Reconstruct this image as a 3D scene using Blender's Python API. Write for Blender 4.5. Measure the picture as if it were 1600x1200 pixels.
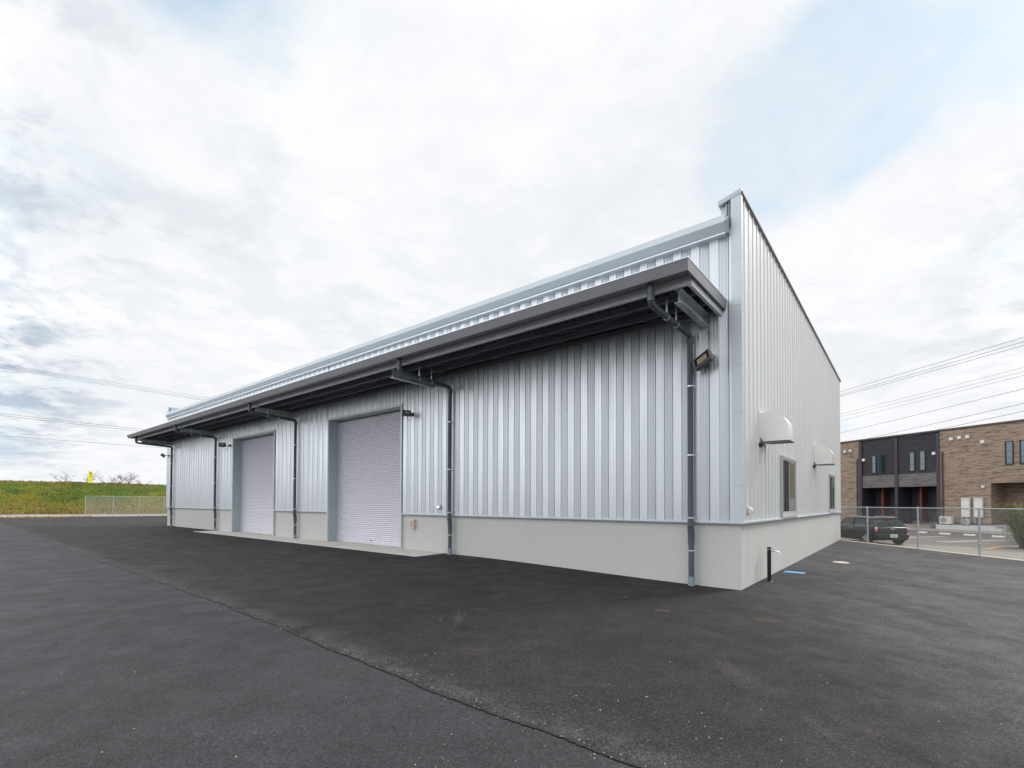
import bpy, bmesh, math, random
from mathutils import Vector, Matrix
R = math.radians
random.seed(7)
scn = bpy.context.scene
for o in list(bpy.data.objects): bpy.data.objects.remove(o)
COL = scn.collection

# ------------------------------------------------------------------ camera
EYE = 1.6
cam = bpy.data.cameras.new("camera"); co = bpy.data.objects.new("camera", cam); COL.objects.link(co)
cam.sensor_width = 36; cam.lens = 17.021; cam.shift_y = 0.10728; cam.clip_end = 6000; cam.clip_start = 0.05
pit, rol = R(1.1006), R(0.2264)
cp, sp, cr, sr = math.cos(pit), math.sin(pit), math.cos(rol), math.sin(rol)
r0 = Vector((cr, -sr*sp, sr*cp)); r1 = Vector((-sr, -cr*sp, cr*cp)); r2 = Vector((0, cp, sp))
Mx = Matrix((( r0.x, r1.x, -r2.x, 0), (r0.y, r1.y, -r2.y, 0), (r0.z, r1.z, -r2.z, EYE), (0, 0, 0, 1)))
co.matrix_world = Mx
scn.camera = co
scn.render.resolution_x = 1024; scn.render.resolution_y = 768

# ------------------------------------------------------------------ light
SUN_AZ = math.atan2(0.45, 0.88)        # direction towards the sun, from +X
SUN_EL = R(38)
sun = bpy.data.lights.new("sun", 'SUN'); sun.energy = 2.2; sun.angle = R(14); sun.color = (1.0, 0.955, 0.89)
so = bpy.data.objects.new("sun", sun); COL.objects.link(so)
sd = Vector((math.cos(SUN_AZ)*math.cos(SUN_EL), math.sin(SUN_AZ)*math.cos(SUN_EL), math.sin(SUN_EL)))
so.rotation_euler = sd.to_track_quat('Z', 'Y').to_euler()
so.location = (20, 10, 30)

world = bpy.data.worlds.new("World"); scn.world = world; world.use_nodes = True
nt = world.node_tree; nt.nodes.clear()
def N(nt, t, **k):
    n = nt.nodes.new(t)
    for a, b in k.items():
        if a.startswith('i_'):
            key = a[2:]; key = int(key) if key.isdigit() else key
            n.inputs[key].default_value = b
        else: setattr(n, a, b)
    return n
def lk(nt, a, b): nt.links.new(a, b)
def math_n(nt, op, a, b=None, c=None, clamp=False):
    n = nt.nodes.new('ShaderNodeMath'); n.operation = op; n.use_clamp = clamp
    for i, v in enumerate((a, b, c)):
        if v is None: continue
        if isinstance(v, (int, float)): n.inputs[i].default_value = v
        else: nt.links.new(v, n.inputs[i])
    return n.outputs[0]
def maprange(nt, v, a, b, c=0., d=1., smooth=True):
    n = nt.nodes.new('ShaderNodeMapRange'); n.interpolation_type = 'SMOOTHSTEP' if smooth else 'LINEAR'
    nt.links.new(v, n.inputs[0])
    for i, x in zip((1, 2, 3, 4), (a, b, c, d)): n.inputs[i].default_value = x
    return n.outputs[0]
def mixc(nt, f, a, b, mode='MIX'):
    n = nt.nodes.new('ShaderNodeMix'); n.data_type = 'RGBA'; n.blend_type = mode
    for i, v in ((0, f), (6, a), (7, b)):
        if isinstance(v, (int, float)): n.inputs[i].default_value = v
        elif isinstance(v, tuple): n.inputs[i].default_value = (*v, 1) if len(v) == 3 else v
        else: nt.links.new(v, n.inputs[i])
    return n.outputs[2]
SKYS = 0.1
def build_sky():
    tc = N(nt, 'ShaderNodeTexCoord')
    nrm = N(nt, 'ShaderNodeVectorMath', operation='NORMALIZE'); lk(nt, tc.outputs['Generated'], nrm.inputs[0])
    d = nrm.outputs[0]
    sx = N(nt, 'ShaderNodeSeparateXYZ'); lk(nt, d, sx.inputs[0])
    z = math_n(nt, 'MAXIMUM', sx.outputs[2], 0.0)
    zz = math_n(nt, 'ADD', z, 0.16)
    px = math_n(nt, 'DIVIDE', sx.outputs[0], zz); py = math_n(nt, 'DIVIDE', sx.outputs[1], zz)
    cb = N(nt, 'ShaderNodeCombineXYZ'); lk(nt, px, cb.inputs[0]); lk(nt, py, cb.inputs[1])
    def noise(scale, det, dist=0.0, off=(0, 0, 0), rough=.55):
        mp = N(nt, 'ShaderNodeMapping'); mp.inputs[1].default_value = off; lk(nt, cb.outputs[0], mp.inputs[0])
        n = N(nt, 'ShaderNodeTexNoise'); n.inputs['Scale'].default_value = scale; n.inputs['Detail'].default_value = det
        n.inputs['Roughness'].default_value = rough; n.inputs['Distortion'].default_value = dist
        lk(nt, mp.outputs[0], n.inputs[0]); return n.outputs[0]
    n1 = noise(1.25, 14, .35, (3.1, 1.7, 0), .60); n2 = noise(2.9, 12, .5, (7.3, 4.4, 0), .62); n3 = noise(.9, 12, .4, (1.9, 8.2, 0), .62); n4 = noise(7.5, 9, .5, (2, 5, 0), .6)
    def blob(vec, r_in, r_out):      # 1 inside r_in degrees of vec
        v = Vector(vec).normalized()
        dp = N(nt, 'ShaderNodeVectorMath', operation='DOT_PRODUCT'); lk(nt, d, dp.inputs[0]); dp.inputs[1].default_value = v
        return maprange(nt, dp.outputs['Value'], math.cos(R(r_out)), math.cos(R(r_in)))
    # (direction, inner radius, outer radius, weight): where the real cloud deck had thin places
    BL = [((-.37, .75, .93), 0, 14, .17), ((-.13, .75, .66), 0, 9, .09), ((-.7, .75, .97), 0, 10, .08),
          ((.44, .75, .58), 0, 11, .19), ((.62, .75, .72), 0, 11, .18), ((.36, .75, .48), 0, 7, .10), ((.92, .75, .80), 0, 8, .12),
          ((.30, .75, 1.0), 0, 12, .08), ((-.95, .75, .155), 0, 9, .07), ((-.7, .75, .08), 0, 10, .06)]
    acc = None
    for v, a, b, w in BL:
        t = math_n(nt, 'MULTIPLY', blob(v, a, b), w)
        acc = t if acc is None else math_n(nt, 'ADD', acc, t)
    dens = math_n(nt, 'ADD', math_n(nt, 'MULTIPLY', n1, .72), math_n(nt, 'ADD', math_n(nt, 'MULTIPLY', n2, .30), math_n(nt, 'MULTIPLY', n4, .08)))
    dens = math_n(nt, 'SUBTRACT', dens, acc)
    cov = maprange(nt, dens, .27, .48)
    veil = math_n(nt, 'MULTIPLY', maprange(nt, math_n(nt, 'ADD', math_n(nt, 'MULTIPLY', n2, .5), math_n(nt, 'MULTIPLY', n3, .5)), .40, .62), .62)
    cov = math_n(nt, 'MAXIMUM', cov, veil)
    # grey undersides
    GB = [((-1.0, .75, .52), 3, 16, .34), ((-.93, .75, .18), 2, 11, .55), ((-.75, .75, .20), 2, 9, .40), ((.98, .75, .40), 2, 11, .40),
          ((1.02, .75, .30), 2, 8, .3), ((-.25, .75, .22), 3, 14, .10), ((-.6, .75, .5), 3, 16, .15), ((.8, .75, .3), 2, 10, .12),
          ((-.98, .75, .86), 3, 18, .2)]
    g = None
    for v, a, b, w in GB:
        t = math_n(nt, 'MULTIPLY', blob(v, a, b), w)
        g = t if g is None else math_n(nt, 'ADD', g, t)
    gm = maprange(nt, n3, .44, .60); gm2 = maprange(nt, math_n(nt, 'ADD', math_n(nt, 'MULTIPLY', n2, .62), math_n(nt, 'MULTIPLY', n4, .38)), .42, .60)
    gamt = math_n(nt, 'ADD', math_n(nt, 'MULTIPLY', gm, .14), math_n(nt, 'MULTIPLY', g, gm2))
    gamt = math_n(nt, 'ADD', gamt, math_n(nt, 'MULTIPLY', gm2, .14), clamp=True)
    white = (9.9, 9.95, 10.1); grey = (5.1, 5.9, 6.9)
    cc = mixc(nt, gamt, white, grey)
    sky = N(nt, 'ShaderNodeTexSky', sky_type='NISHITA', sun_disc=False, sun_elevation=SUN_EL, sun_rotation=math.pi/2-SUN_AZ, air_density=1.0, dust_density=1.5, ozone_density=1.2)
    # thin high haze veils the blue
    blue = mixc(nt, .80, sky.outputs[0], (6.7, 8.5, 10.0))
    c = mixc(nt, cov, blue, cc)
    hz = maprange(nt, sx.outputs[2], 0.0, 0.06, .45, 0.)
    c = mixc(nt, hz, c, (8.6, 9.1, 9.8))
    # sky brightened behind the camera, left and overhead: added light for the walls
    dp = N(nt, 'ShaderNodeVectorMath', operation='DOT_PRODUCT'); lk(nt, d, dp.inputs[0]); dp.inputs[1].default_value = Vector((-.97, .05, .25)).normalized()
    br = maprange(nt, dp.outputs['Value'], .74, .96, 1.0, 2.35)
    back = maprange(nt, sx.outputs[1], -.55, .05, 1.12, 1.0); br = math_n(nt, 'MULTIPLY', br, back)
    zb_ = maprange(nt, sx.outputs[2], .70, .92, 1.0, 2.7)
    vs_ = N(nt, 'ShaderNodeVectorMath', operation='SCALE'); lk(nt, c, vs_.inputs[0]); lk(nt, math_n(nt, 'MULTIPLY', br, zb_), vs_.inputs['Scale']); c = vs_.outputs[0]
    bg = N(nt, 'ShaderNodeBackground'); lk(nt, c, bg.inputs[0]); bg.inputs[1].default_value = SKYS
    out = N(nt, 'ShaderNodeOutputWorld'); lk(nt, bg.outputs[0], out.inputs[0])
build_sky()
vs = scn.view_settings; vs.view_transform = 'Standard'; vs.look = 'None'; vs.exposure = 0; vs.gamma = 1

# ------------------------------------------------------------------ helpers
class MB:
    def __init__(s): s.v = []; s.f = []; s.sm = False
    def poly(s, pts, faces):
        b = len(s.v); s.v += [tuple(p) for p in pts]; s.f += [tuple(b+i for i in f) for f in faces]; return s
    def box(s, x0, x1, y0, y1, z0, z1):
        x0, x1 = sorted((x0, x1)); y0, y1 = sorted((y0, y1)); z0, z1 = sorted((z0, z1))
        p = [(x0,y0,z0),(x1,y0,z0),(x1,y1,z0),(x0,y1,z0),(x0,y0,z1),(x1,y0,z1),(x1,y1,z1),(x0,y1,z1)]
        return s.poly(p, [(0,3,2,1),(4,5,6,7),(0,1,5,4),(1,2,6,5),(2,3,7,6),(3,0,4,7)])
    def lb(s, s0, s1, o0, o1, h0, h1): return s.box(-s0, -s1, -o0, -o1, h0, h1)   # warehouse coordinates
    def cbox(s, M, sx, sy, sz):
        p = [M @ Vector((a*sx/2, b*sy/2, c*sz/2)) for a, b, c in ((-1,-1,-1),(1,-1,-1),(1,1,-1),(-1,1,-1),(-1,-1,1),(1,-1,1),(1,1,1),(-1,1,1))]
        return s.poly(p, [(0,3,2,1),(4,5,6,7),(0,1,5,4),(1,2,6,5),(2,3,7,6),(3,0,4,7)])
    def prism(s, prof, fn, a, b, cap=True):       # prof: closed 2d outline, fn(u,v,w) -> point, extruded w from a to b
        n = len(prof)
        pts = [fn(u, v, a) for u, v in prof] + [fn(u, v, b) for u, v in prof]
        f = [(i, (i+1) % n, n+(i+1) % n, n+i) for i in range(n)]
        if cap: f += [tuple(range(n-1, -1, -1)), tuple(range(n, 2*n))]
        return s.poly(pts, f)
    def strip(s, rows):                           # rows of equal length
        n = len(rows[0]); pts = [p for r in rows for p in r]
        f = [(j*n+i, j*n+i+1, (j+1)*n+i+1, (j+1)*n+i) for j in range(len(rows)-1) for i in range(n-1)]
        return s.poly(pts, f)
    def tube(s, path, r, n=10, cap=True):
        path = [Vector(p) for p in path]; rs = r if isinstance(r, (list, tuple)) else [r]*len(path)
        rings = []; up = None
        for i, p in enumerate(path):
            if i == 0: t = path[1]-p
            elif i == len(path)-1: t = p-path[-2]
            else: t = (path[i+1]-p).normalized()+(p-path[i-1]).normalized()
            t = t.normalized() if t.length > 1e-9 else Vector((0,0,1))
            if up is None:
                up = Vector((0,0,1)) if abs(t.z) < .9 else Vector((1,0,0))
            a = t.cross(up).normalized(); b = a.cross(t).normalized(); up = b
            rings.append([p + (a*math.cos(2*math.pi*k/n)+b*math.sin(2*math.pi*k/n))*rs[i] for k in range(n)])
        base = len(s.v); s.v += [tuple(p) for g in rings for p in g]
        for j in range(len(rings)-1):
            for k in range(n):
                s.f.append((base+j*n+k, base+j*n+(k+1) % n, base+(j+1)*n+(k+1) % n, base+(j+1)*n+k))
        if cap:
            s.f.append(tuple(base+k for k in range(n-1, -1, -1))); s.f.append(tuple(base+(len(rings)-1)*n+k for k in range(n)))
        return s
    def build(s, name, mat, parent=None, smooth=False, bevel=0, angle=35, loc=None):
        me = bpy.data.meshes.new(name); me.from_pydata(s.v, [], s.f); me.update()
        bm = bmesh.new(); bm.from_mesh(me); bmesh.ops.recalc_face_normals(bm, faces=bm.faces)
        if smooth:
            for f in bm.faces: f.smooth = True
            for e in bm.edges:
                if len(e.link_faces) == 2 and e.calc_face_angle(0) > R(angle): e.smooth = False
        bm.to_mesh(me); bm.free()
        me.materials.append(mat)
        o = bpy.data.objects.new(name, me); COL.objects.link(o)
        if parent: o.parent = parent
        if loc: o.location = loc
        if bevel:
            m = o.modifiers.new('bevel', 'BEVEL'); m.width = bevel; m.segments = 2; m.limit_method = 'ANGLE'; m.angle_limit = R(40)
        return o
def tag(o, label, cat, group=None, kind=None):
    if label: o['label'] = label
    if cat: o['category'] = cat
    if group: o['group'] = group
    if kind: o['kind'] = kind
    return o
def struct(o): o['kind'] = 'structure'; return o
def empty(name, loc=(0,0,0), rz=0):
    o = bpy.data.objects.new(name, None); COL.objects.link(o); o.location = loc; o.rotation_euler = (0,0,rz); o.empty_display_size = .3; return o
def copy_tree(o, parent=None):
    c = o.copy(); COL.objects.link(c)
    if parent: c.parent = parent
    for ch in [x for x in bpy.data.objects if x.parent == o]: copy_tree(ch, c)
    return c

# ------------------------------------------------------------------ materials
def mat(name, col, rough=.6, metal=0., noise=0., nscale=5., bump=0., bscale=60., spec=.5, stretch=(1,1,1), coat=0.):
    m = bpy.data.materials.new(name); m.use_nodes = True; t = m.node_tree; b = t.nodes['Principled BSDF']
    b.inputs['Base Color'].default_value = (*col, 1); b.inputs['Roughness'].default_value = rough; b.inputs['Metallic'].default_value = metal
    b.inputs['Specular IOR Level'].default_value = spec; b.inputs['Coat Weight'].default_value = coat
    tc = N(t, 'ShaderNodeTexCoord'); mp = N(t, 'ShaderNodeMapping'); mp.inputs['Scale'].default_value = stretch; lk(t, tc.outputs['Object'], mp.inputs[0])
    if noise:
        n = N(t, 'ShaderNodeTexNoise'); n.inputs['Scale'].default_value = nscale; n.inputs['Detail'].default_value = 6; lk(t, mp.outputs[0], n.inputs[0])
        f = maprange(t, n.outputs[0], .3, .7, 1-noise, 1+noise*.6, False)
        vm = N(t, 'ShaderNodeVectorMath', operation='SCALE'); vm.inputs[0].default_value = col; lk(t, f, vm.inputs['Scale'])
        lk(t, vm.outputs[0], b.inputs['Base Color'])
        rr = maprange(t, n.outputs[0], .3, .7, max(0.02, rough-.08), min(1, rough+.08), False); lk(t, rr, b.inputs['Roughness'])
    if bump:
        n = N(t, 'ShaderNodeTexNoise'); n.inputs['Scale'].default_value = bscale; n.inputs['Detail'].default_value = 4; lk(t, mp.outputs[0], n.inputs[0])
        bp = N(t, 'ShaderNodeBump'); bp.inputs['Strength'].default_value = 1; bp.inputs['Distance'].default_value = bump; lk(t, n.outputs[0], bp.inputs['Height']); lk(t, bp.outputs[0], b.inputs['Normal'])
    return m
M = {}
M['siding'] = mat('galvalume_siding', (.64, .675, .71), .38, .62, .04, 1.3, .0004, 3.0, stretch=(3, 3, .35))
M['siding_side'] = mat('galvalume_side', (.70, .71, .705), .42, .42, .02, 1.3, 0, 3.0, stretch=(3, 3, .35))
M['trim'] = mat('steel_trim', (.56, .62, .66), .45, .2, .05, 2)
M['eave'] = mat('eave_gutter_steel', (.47, .52, .555), .5, .15, .04, 2)
M['trim_dark'] = mat('steel_trim_shadow_side', (.33, .38, .41), .5, .3, .05, 2)  # trim steel with shade put into its colour; also joints and screws
M['jamb'] = mat('painted_jamb', (.43, .50, .52), .5, .1, .05, 2)
M['cap'] = mat('parapet_cap_steel', (.46, .48, .51), .45, .35, .05, 2)
M['cap_edge'] = mat('cap_edge_brown', (.10, .085, .08), .6, .1)
M['fascia'] = mat('canopy_fascia_brownish_grey', (.29, .292, .315), .42, .12, .06, 1.5)
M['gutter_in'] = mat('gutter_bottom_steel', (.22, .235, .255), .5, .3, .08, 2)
M['channel'] = mat('channel_steel', (.82, .84, .86), .45, .08, .08, 3)
M['galv'] = mat('galvanised_steel', (.72, .76, .77), .36, .45, .22, 7, .0006, 20)
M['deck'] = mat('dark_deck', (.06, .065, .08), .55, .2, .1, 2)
M['purlin'] = mat('purlin_steel', (.22, .24, .26), .5, .3, .1, 3); M['endch'] = mat('end_channel_white', (.78, .80, .82), .4, .1)
M['rod'] = mat('bright_steel', (.65, .68, .70), .35, .6)
M['pipe'] = mat('slate_grey_pvc', (.085, .097, .125), .38, 0, .1, 4)
M['pipe_foot'] = mat('pale_grey_pvc', (.22, .30, .34), .45)
M['clip'] = mat('stainless_clip', (.72, .72, .72), .3, .7)
M['shutter'] = mat('shutter_slats', (.745, .735, .80), .42, .05)
M['shutter_bar'] = mat('shutter_bar', (.72, .73, .77), .35, .3)
M['black'] = mat('black_plastic', (.012, .012, .014), .4, 0)
M['stainless'] = mat('stainless', (.80, .775, .76), .30, .55)
M['alu'] = mat('window_aluminium', (.62, .61, .60), .35, .3)
M['alu_dark'] = mat('window_side_aluminium', (.40, .46, .49), .45, .4)
M['glass_dark'] = mat('dark_glass', (.030, .026, .032), .7, 0, spec=.08)
M['glass_grey'] = mat('reflecting_glass', (.10, .12, .11), .08, 0, spec=.8)
M['chrome'] = mat('chrome', (.85, .85, .85), .12, 1)
M['lamp'] = mat('floodlight_housing', (.16, .16, .17), .45, .2)
M['lens'] = mat('floodlight_lens', (.46, .38, .27), .3, 0, .15, 40)
M['beige'] = mat('beige_plastic', (.60, .56, .52), .45)
M['orange'] = mat('orange_label', (.85, .20, .03), .5)
M['brown'] = mat('brown_label', (.30, .17, .08), .5)
M['rust'] = mat('rusty_iron', (.060, .042, .037), .75, .2, .4, 30, .002, 60)
M['white'] = mat('white_cover', (.60, .57, .53), .5, 0, .06, 12)
M['blue'] = mat('blue_cover', (.05, .42, .80), .45, 0, .08, 20)
M['hydrant'] = mat('black_stand', (.008, .007, .010), .35)
M['fence'] = mat('fence_galvanised', (.42, .47, .50), .5, .3, .06, 8)
M['mesh'] = mat('fence_wire', (.42, .44, .44), .5, .2)

def concrete_mat(name, col, lines=True):
    m = mat(name, col, .78, 0, .05, .8); t = m.node_tree; b = t.nodes['Principled BSDF']
    tc = N(t, 'ShaderNodeTexCoord')
    sx = N(t, 'ShaderNodeSeparateXYZ'); lk(t, tc.outputs['Object'], sx.inputs[0])
    a = math_n(t, 'ADD', sx.outputs[0], sx.outputs[1])
    cb = N(t, 'ShaderNodeCombineXYZ'); lk(t, a, cb.inputs[0]); lk(t, sx.outputs[2], cb.inputs[1])
    mp = N(t, 'ShaderNodeMapping'); mp.inputs['Scale'].default_value = (1.1, 26, 1); lk(t, cb.outputs[0], mp.inputs[0])
    n = N(t, 'ShaderNodeTexNoise'); n.inputs['Scale'].default_value = 1; n.inputs['Detail'].default_value = 3; lk(t, mp.outputs[0], n.inputs[0])
    ln = maprange(t, n.outputs[0], .66, .74)
    n2 = N(t, 'ShaderNodeTexNoise'); n2.inputs['Scale'].default_value = .5; n2.inputs['Detail'].default_value = 2; lk(t, cb.outputs[0], n2.inputs[0])
    ln = math_n(t, 'MULTIPLY', ln, maprange(t, n2.outputs[0], .5, .62))
    low = maprange(t, sx.outputs[2], .25, .62, 1, .15)
    ln = math_n(t, 'MULTIPLY', ln, low)
    n3 = N(t, 'ShaderNodeTexNoise'); n3.inputs['Scale'].default_value = 14; n3.inputs['Detail'].default_value = 6; lk(t, tc.outputs['Object'], n3.inputs[0])
    base = mixc(t, maprange(t, n3.outputs[0], .3, .7), tuple(c*.985 for c in col), tuple(c*1.01 for c in col))
    n5 = N(t, 'ShaderNodeTexNoise'); n5.inputs['Scale'].default_value = 1.1; n5.inputs['Detail'].default_value = 5; lk(t, tc.outputs['Object'], n5.inputs[0])
    base = mixc(t, maprange(t, n5.outputs[0], .5, .75, 0, .18), base, tuple(c*.88 for c in col))
    c2 = mixc(t, math_n(t, 'MULTIPLY', ln, .35), base, tuple(c*.45 for c in col))
    lk(t, c2, b.inputs['Base Color'])
    bp = N(t, 'ShaderNodeBump'); bp.inputs['Distance'].default_value = .003; bp.inputs['Strength'].default_value = .7
    lk(t, math_n(t, 'ADD', n3.outputs[0], math_n(t, 'MULTIPLY', ln, -1.)), bp.inputs['Height']); lk(t, bp.outputs[0], b.inputs['Normal'])
    return m
M['concrete'] = concrete_mat('painted_concrete', (.545, .545, .53))
M['apron'] = mat('apron_concrete', (.54, .52, .475), .85, 0, .12, 3, .002, 40)
M['kerb'] = mat('kerb_concrete', (.44, .38, .31), .9, 0, .12, 4, .003, 40)

def asphalt(name, c0, c1, kind):
    m = bpy.data.materials.new(name); m.use_nodes = True; t = m.node_tree; b = t.nodes['Principled BSDF']
    tc = N(t, 'ShaderNodeTexCoord'); P = tc.outputs['Object']
    def noise(s, d=5, rough=.6, st=(1,1,1), dist=0., rot=0.):
        mp = N(t, 'ShaderNodeMapping'); mp.inputs['Scale'].default_value = st; mp.inputs['Rotation'].default_value = (0,0,rot); lk(t, P, mp.inputs[0])
        n = N(t, 'ShaderNodeTexNoise'); n.inputs['Scale'].default_value = s; n.inputs['Detail'].default_value = d; n.inputs['Roughness'].default_value = rough; n.inputs['Distortion'].default_value = dist
        lk(t, mp.outputs[0], n.inputs[0]); return n.outputs[0]
    vo = N(t, 'ShaderNodeTexVoronoi'); vo.inputs['Scale'].default_value = 105; lk(t, P, vo.inputs['Vector'])
    vo2 = N(t, 'ShaderNodeTexVoronoi'); vo2.inputs['Scale'].default_value = 48; lk(t, P, vo2.inputs['Vector'])
    big = noise(.35, 6, .6); mid = noise(2.2, 7, .62, dist=.4); fine = noise(38, 4, .7)
    base = mixc(t, maprange(t, big, .32, .68), c0, c1)
    base = mixc(t, maprange(t, mid, .35, .7, 0, .4), base, tuple(x*.72 for x in c0))
    base = mixc(t, maprange(t, noise(1.0, 4, .5, (.16, 2.6, 1), 0., R(39.3)), .52, .70, 0, .35), base, tuple(x*.62 for x in c0))
    swl = noise(.9, 8, .62, (1, .22, 1), .6, R(35))
    if kind == 'yard':
        base = mixc(t, maprange(t, swl, .48, .72, 0, .8), base, (.0115, .0102, .011))
        base = mixc(t, maprange(t, noise(1.4, 6, .6, (1, .3, 1), .5, R(35)), .60, .74, 0, .45), base, (.085, .073, .066))
        base = mixc(t, maprange(t, noise(1.3, 5, .6), .60, .74, 0, .35), base, (.085, .058, .050))
        at = N(t, 'ShaderNodeAttribute'); at.attribute_name = 'edge'
        ed = math_n(t, 'MULTIPLY', at.outputs['Fac'], maprange(t, noise(3.0, 6, .7), .32, .62, .15, 1))
        base = mixc(t, math_n(t, 'MULTIPLY', ed, .55), base, (.098, .089, .086))
    if kind == 'yard':      # paler lift of paving on the right, with sky gloss painted into the colour
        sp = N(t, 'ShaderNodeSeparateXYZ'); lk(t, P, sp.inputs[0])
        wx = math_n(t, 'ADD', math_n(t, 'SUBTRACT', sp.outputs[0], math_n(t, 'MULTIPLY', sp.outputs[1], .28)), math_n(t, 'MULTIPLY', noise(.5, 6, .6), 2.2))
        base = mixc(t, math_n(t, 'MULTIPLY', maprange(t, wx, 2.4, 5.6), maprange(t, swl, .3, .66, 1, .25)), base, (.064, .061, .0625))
    # single stones: random grey per cell
    bw = N(t, 'ShaderNodeSeparateColor'); lk(t, vo.outputs['Color'], bw.inputs[0])
    cell = maprange(t, bw.outputs[0], 0, 1, .32, 1.68, False)
    bw2 = N(t, 'ShaderNodeSeparateColor'); lk(t, vo2.outputs['Color'], bw2.inputs[0])
    cell2 = maprange(t, bw2.outputs[1], .0, 1, .78, 1.2, False)
    lite = maprange(t, bw.outputs[1], .975, .99, 0, .16 if kind == 'yard' else .10)
    vm = N(t, 'ShaderNodeVectorMath', operation='SCALE'); lk(t, base, vm.inputs[0]); lk(t, math_n(t, 'MULTIPLY', math_n(t, 'MULTIPLY', cell, cell2), maprange(t, fine, .3, .7, .75, 1.25, False)), vm.inputs['Scale'])
    col = mixc(t, lite, vm.outputs[0], (.30, .28, .26))
    lk(t, col, b.inputs['Base Color'])
    lk(t, maprange(t, mid, .3, .7, .62, .86, False), b.inputs['Roughness'])
    b.inputs['Specular IOR Level'].default_value = .42 if kind == 'road' else .24
    h = math_n(t, 'ADD', math_n(t, 'MULTIPLY', vo.outputs['Distance'], -.7), math_n(t, 'MULTIPLY', fine, .9))
    h = math_n(t, 'ADD', h, math_n(t, 'MULTIPLY', vo2.outputs['Distance'], -.5))
    bp = N(t, 'ShaderNodeBump'); bp.inputs['Distance'].default_value = .006; bp.inputs['Strength'].default_value = .8; lk(t, h, bp.inputs['Height'])
    bp2 = N(t, 'ShaderNodeBump'); bp2.inputs['Distance'].default_value = .006; bp2.inputs['Strength'].default_value = .3; lk(t, noise(.8, 4), bp2.inputs['Height']); lk(t, bp.outputs[0], bp2.inputs['Normal'])
    lk(t, bp2.outputs[0], b.inputs['Normal'])
    return m
M['road'] = asphalt('old_asphalt', (.0185, .0173, .0203), (.0285, .0270, .0315), 'road')
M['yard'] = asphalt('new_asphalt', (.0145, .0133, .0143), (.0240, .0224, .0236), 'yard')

# ------------------------------------------------------------------ warehouse frame
C0 = Vector((4.2537, 9.0081)); YAW = R(39.317)
d1 = Vector((-math.cos(YAW), math.sin(YAW))); d2 = Vector((math.sin(YAW), math.cos(YAW)))
WROT = -YAW
WL, WD = 33.0, 17.0          # length, depth
HC, HE, HP = 1.226, 7.03, 7.48
def W(s, o, h=0): p = C0 + d1*s - d2*o; return Vector((p.x, p.y, h))       # facade coordinates to world
def WS(s, o, h=0): p = C0 + d2*s - d1*o; return Vector((p.x, p.y, h))      # side-wall coordinates to world
def sm(t): t = max(0, min(1, t)); return t*t*(3-2*t)
def gh(s, o):                                     # ground height of the lot
    return .135*sm((s+.5)/8.0) - .03*sm((-o)/12.)*(1 if s < 0 else 0)
def ghw(x, y):
    v = Vector((x, y))-C0; return gh(v.dot(d1), -v.dot(d2))

# ------------------------------------------------------------------ ground
gb = MB(); gb.poly([(-2500,-2500,-.42),(2500,-2500,-.42),(2500,2500,-.42),(-2500,2500,-.42)], [(0,1,2,3)])
M['earth'] = mat('earth', (.12, .115, .07), .95, 0, .3, .05, .02, 3)
struct(gb.build('ground', M['earth']))

LOT_R = 14.95                                      # x of the lot's right edge
LOT_B = [(-70, 33.5), (-46.2, 43.7), (-40.9, 46.3), (-36.4, 50.5), (-22, 64), (16, 100)]
def lot_sheet(name, m, o_list, s_list, dz, seam_at=None):
    bm = bmesh.new(); lay = bm.verts.layers.float.new('edge')
    grid = []
    for o_ in o_list:
        row = []
        for s_ in s_list:
            oo = o_
            if seam_at is not None:
                w = sm((o_-(seam_at-1.5))/1.5) if o_ < seam_at+.001 else 1
                oo = o_ + w*(.018*math.sin(s_*.9+1)+.012*math.sin(s_*3.1)+.008*math.sin(s_*7.7+2)+random.uniform(-.006, .006) - .42*sm((s_-5)/36))
            p = W(s_, oo, gh(s_, oo)+dz-(.009 if seam_at is not None and o_ > seam_at-.001 else 0))
            v = bm.verts.new(p)
            if seam_at is not None:
                dd = seam_at-o_; v[lay] = max(0, 1-dd/.40)*min(1, .35+dd/.15)
            row.append(v)
        grid.append(row)
    for j in range(len(grid)-1):
        for i in range(len(grid[0])-1):
            bm.faces.new((grid[j][i], grid[j][i+1], grid[j+1][i+1], grid[j+1][i]))
    def cut(p, n):
        bmesh.ops.bisect_plane(bm, geom=bm.verts[:]+bm.edges[:]+bm.faces[:], plane_co=(p[0], p[1], 0), plane_no=(n[0], n[1], 0), clear_outer=True)
    cut((LOT_R, 0), (1, 0))
    cut((-40.9, 46.3), (-.68, .735))
    bmesh.ops.recalc_face_normals(bm, faces=bm.faces)
    me = bpy.data.meshes.new(name); bm.to_mesh(me); bm.free(); me.materials.append(m)
    if me.polygons and me.polygons[0].normal.z < 0: me.flip_normals()
    for p in me.polygons: p.use_smooth = True
    o = bpy.data.objects.new(name, me); COL.objects.link(o); return struct(o)
SEAM = 6.86
s_f = [-60, -40, -25, -15] + [-10+.25*i for i in range(0, 140)] + [25+1.5*i for i in range(0, 60)]
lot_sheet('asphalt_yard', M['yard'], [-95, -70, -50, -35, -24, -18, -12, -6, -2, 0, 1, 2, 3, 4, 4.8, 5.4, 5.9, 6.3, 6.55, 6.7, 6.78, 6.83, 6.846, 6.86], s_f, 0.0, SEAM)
lot_sheet('asphalt_road', M['road'], [6.0, 6.4, 6.8, 7.2, 8, 10, 14, 20, 30, 50, 80], s_f, -.007)

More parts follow.
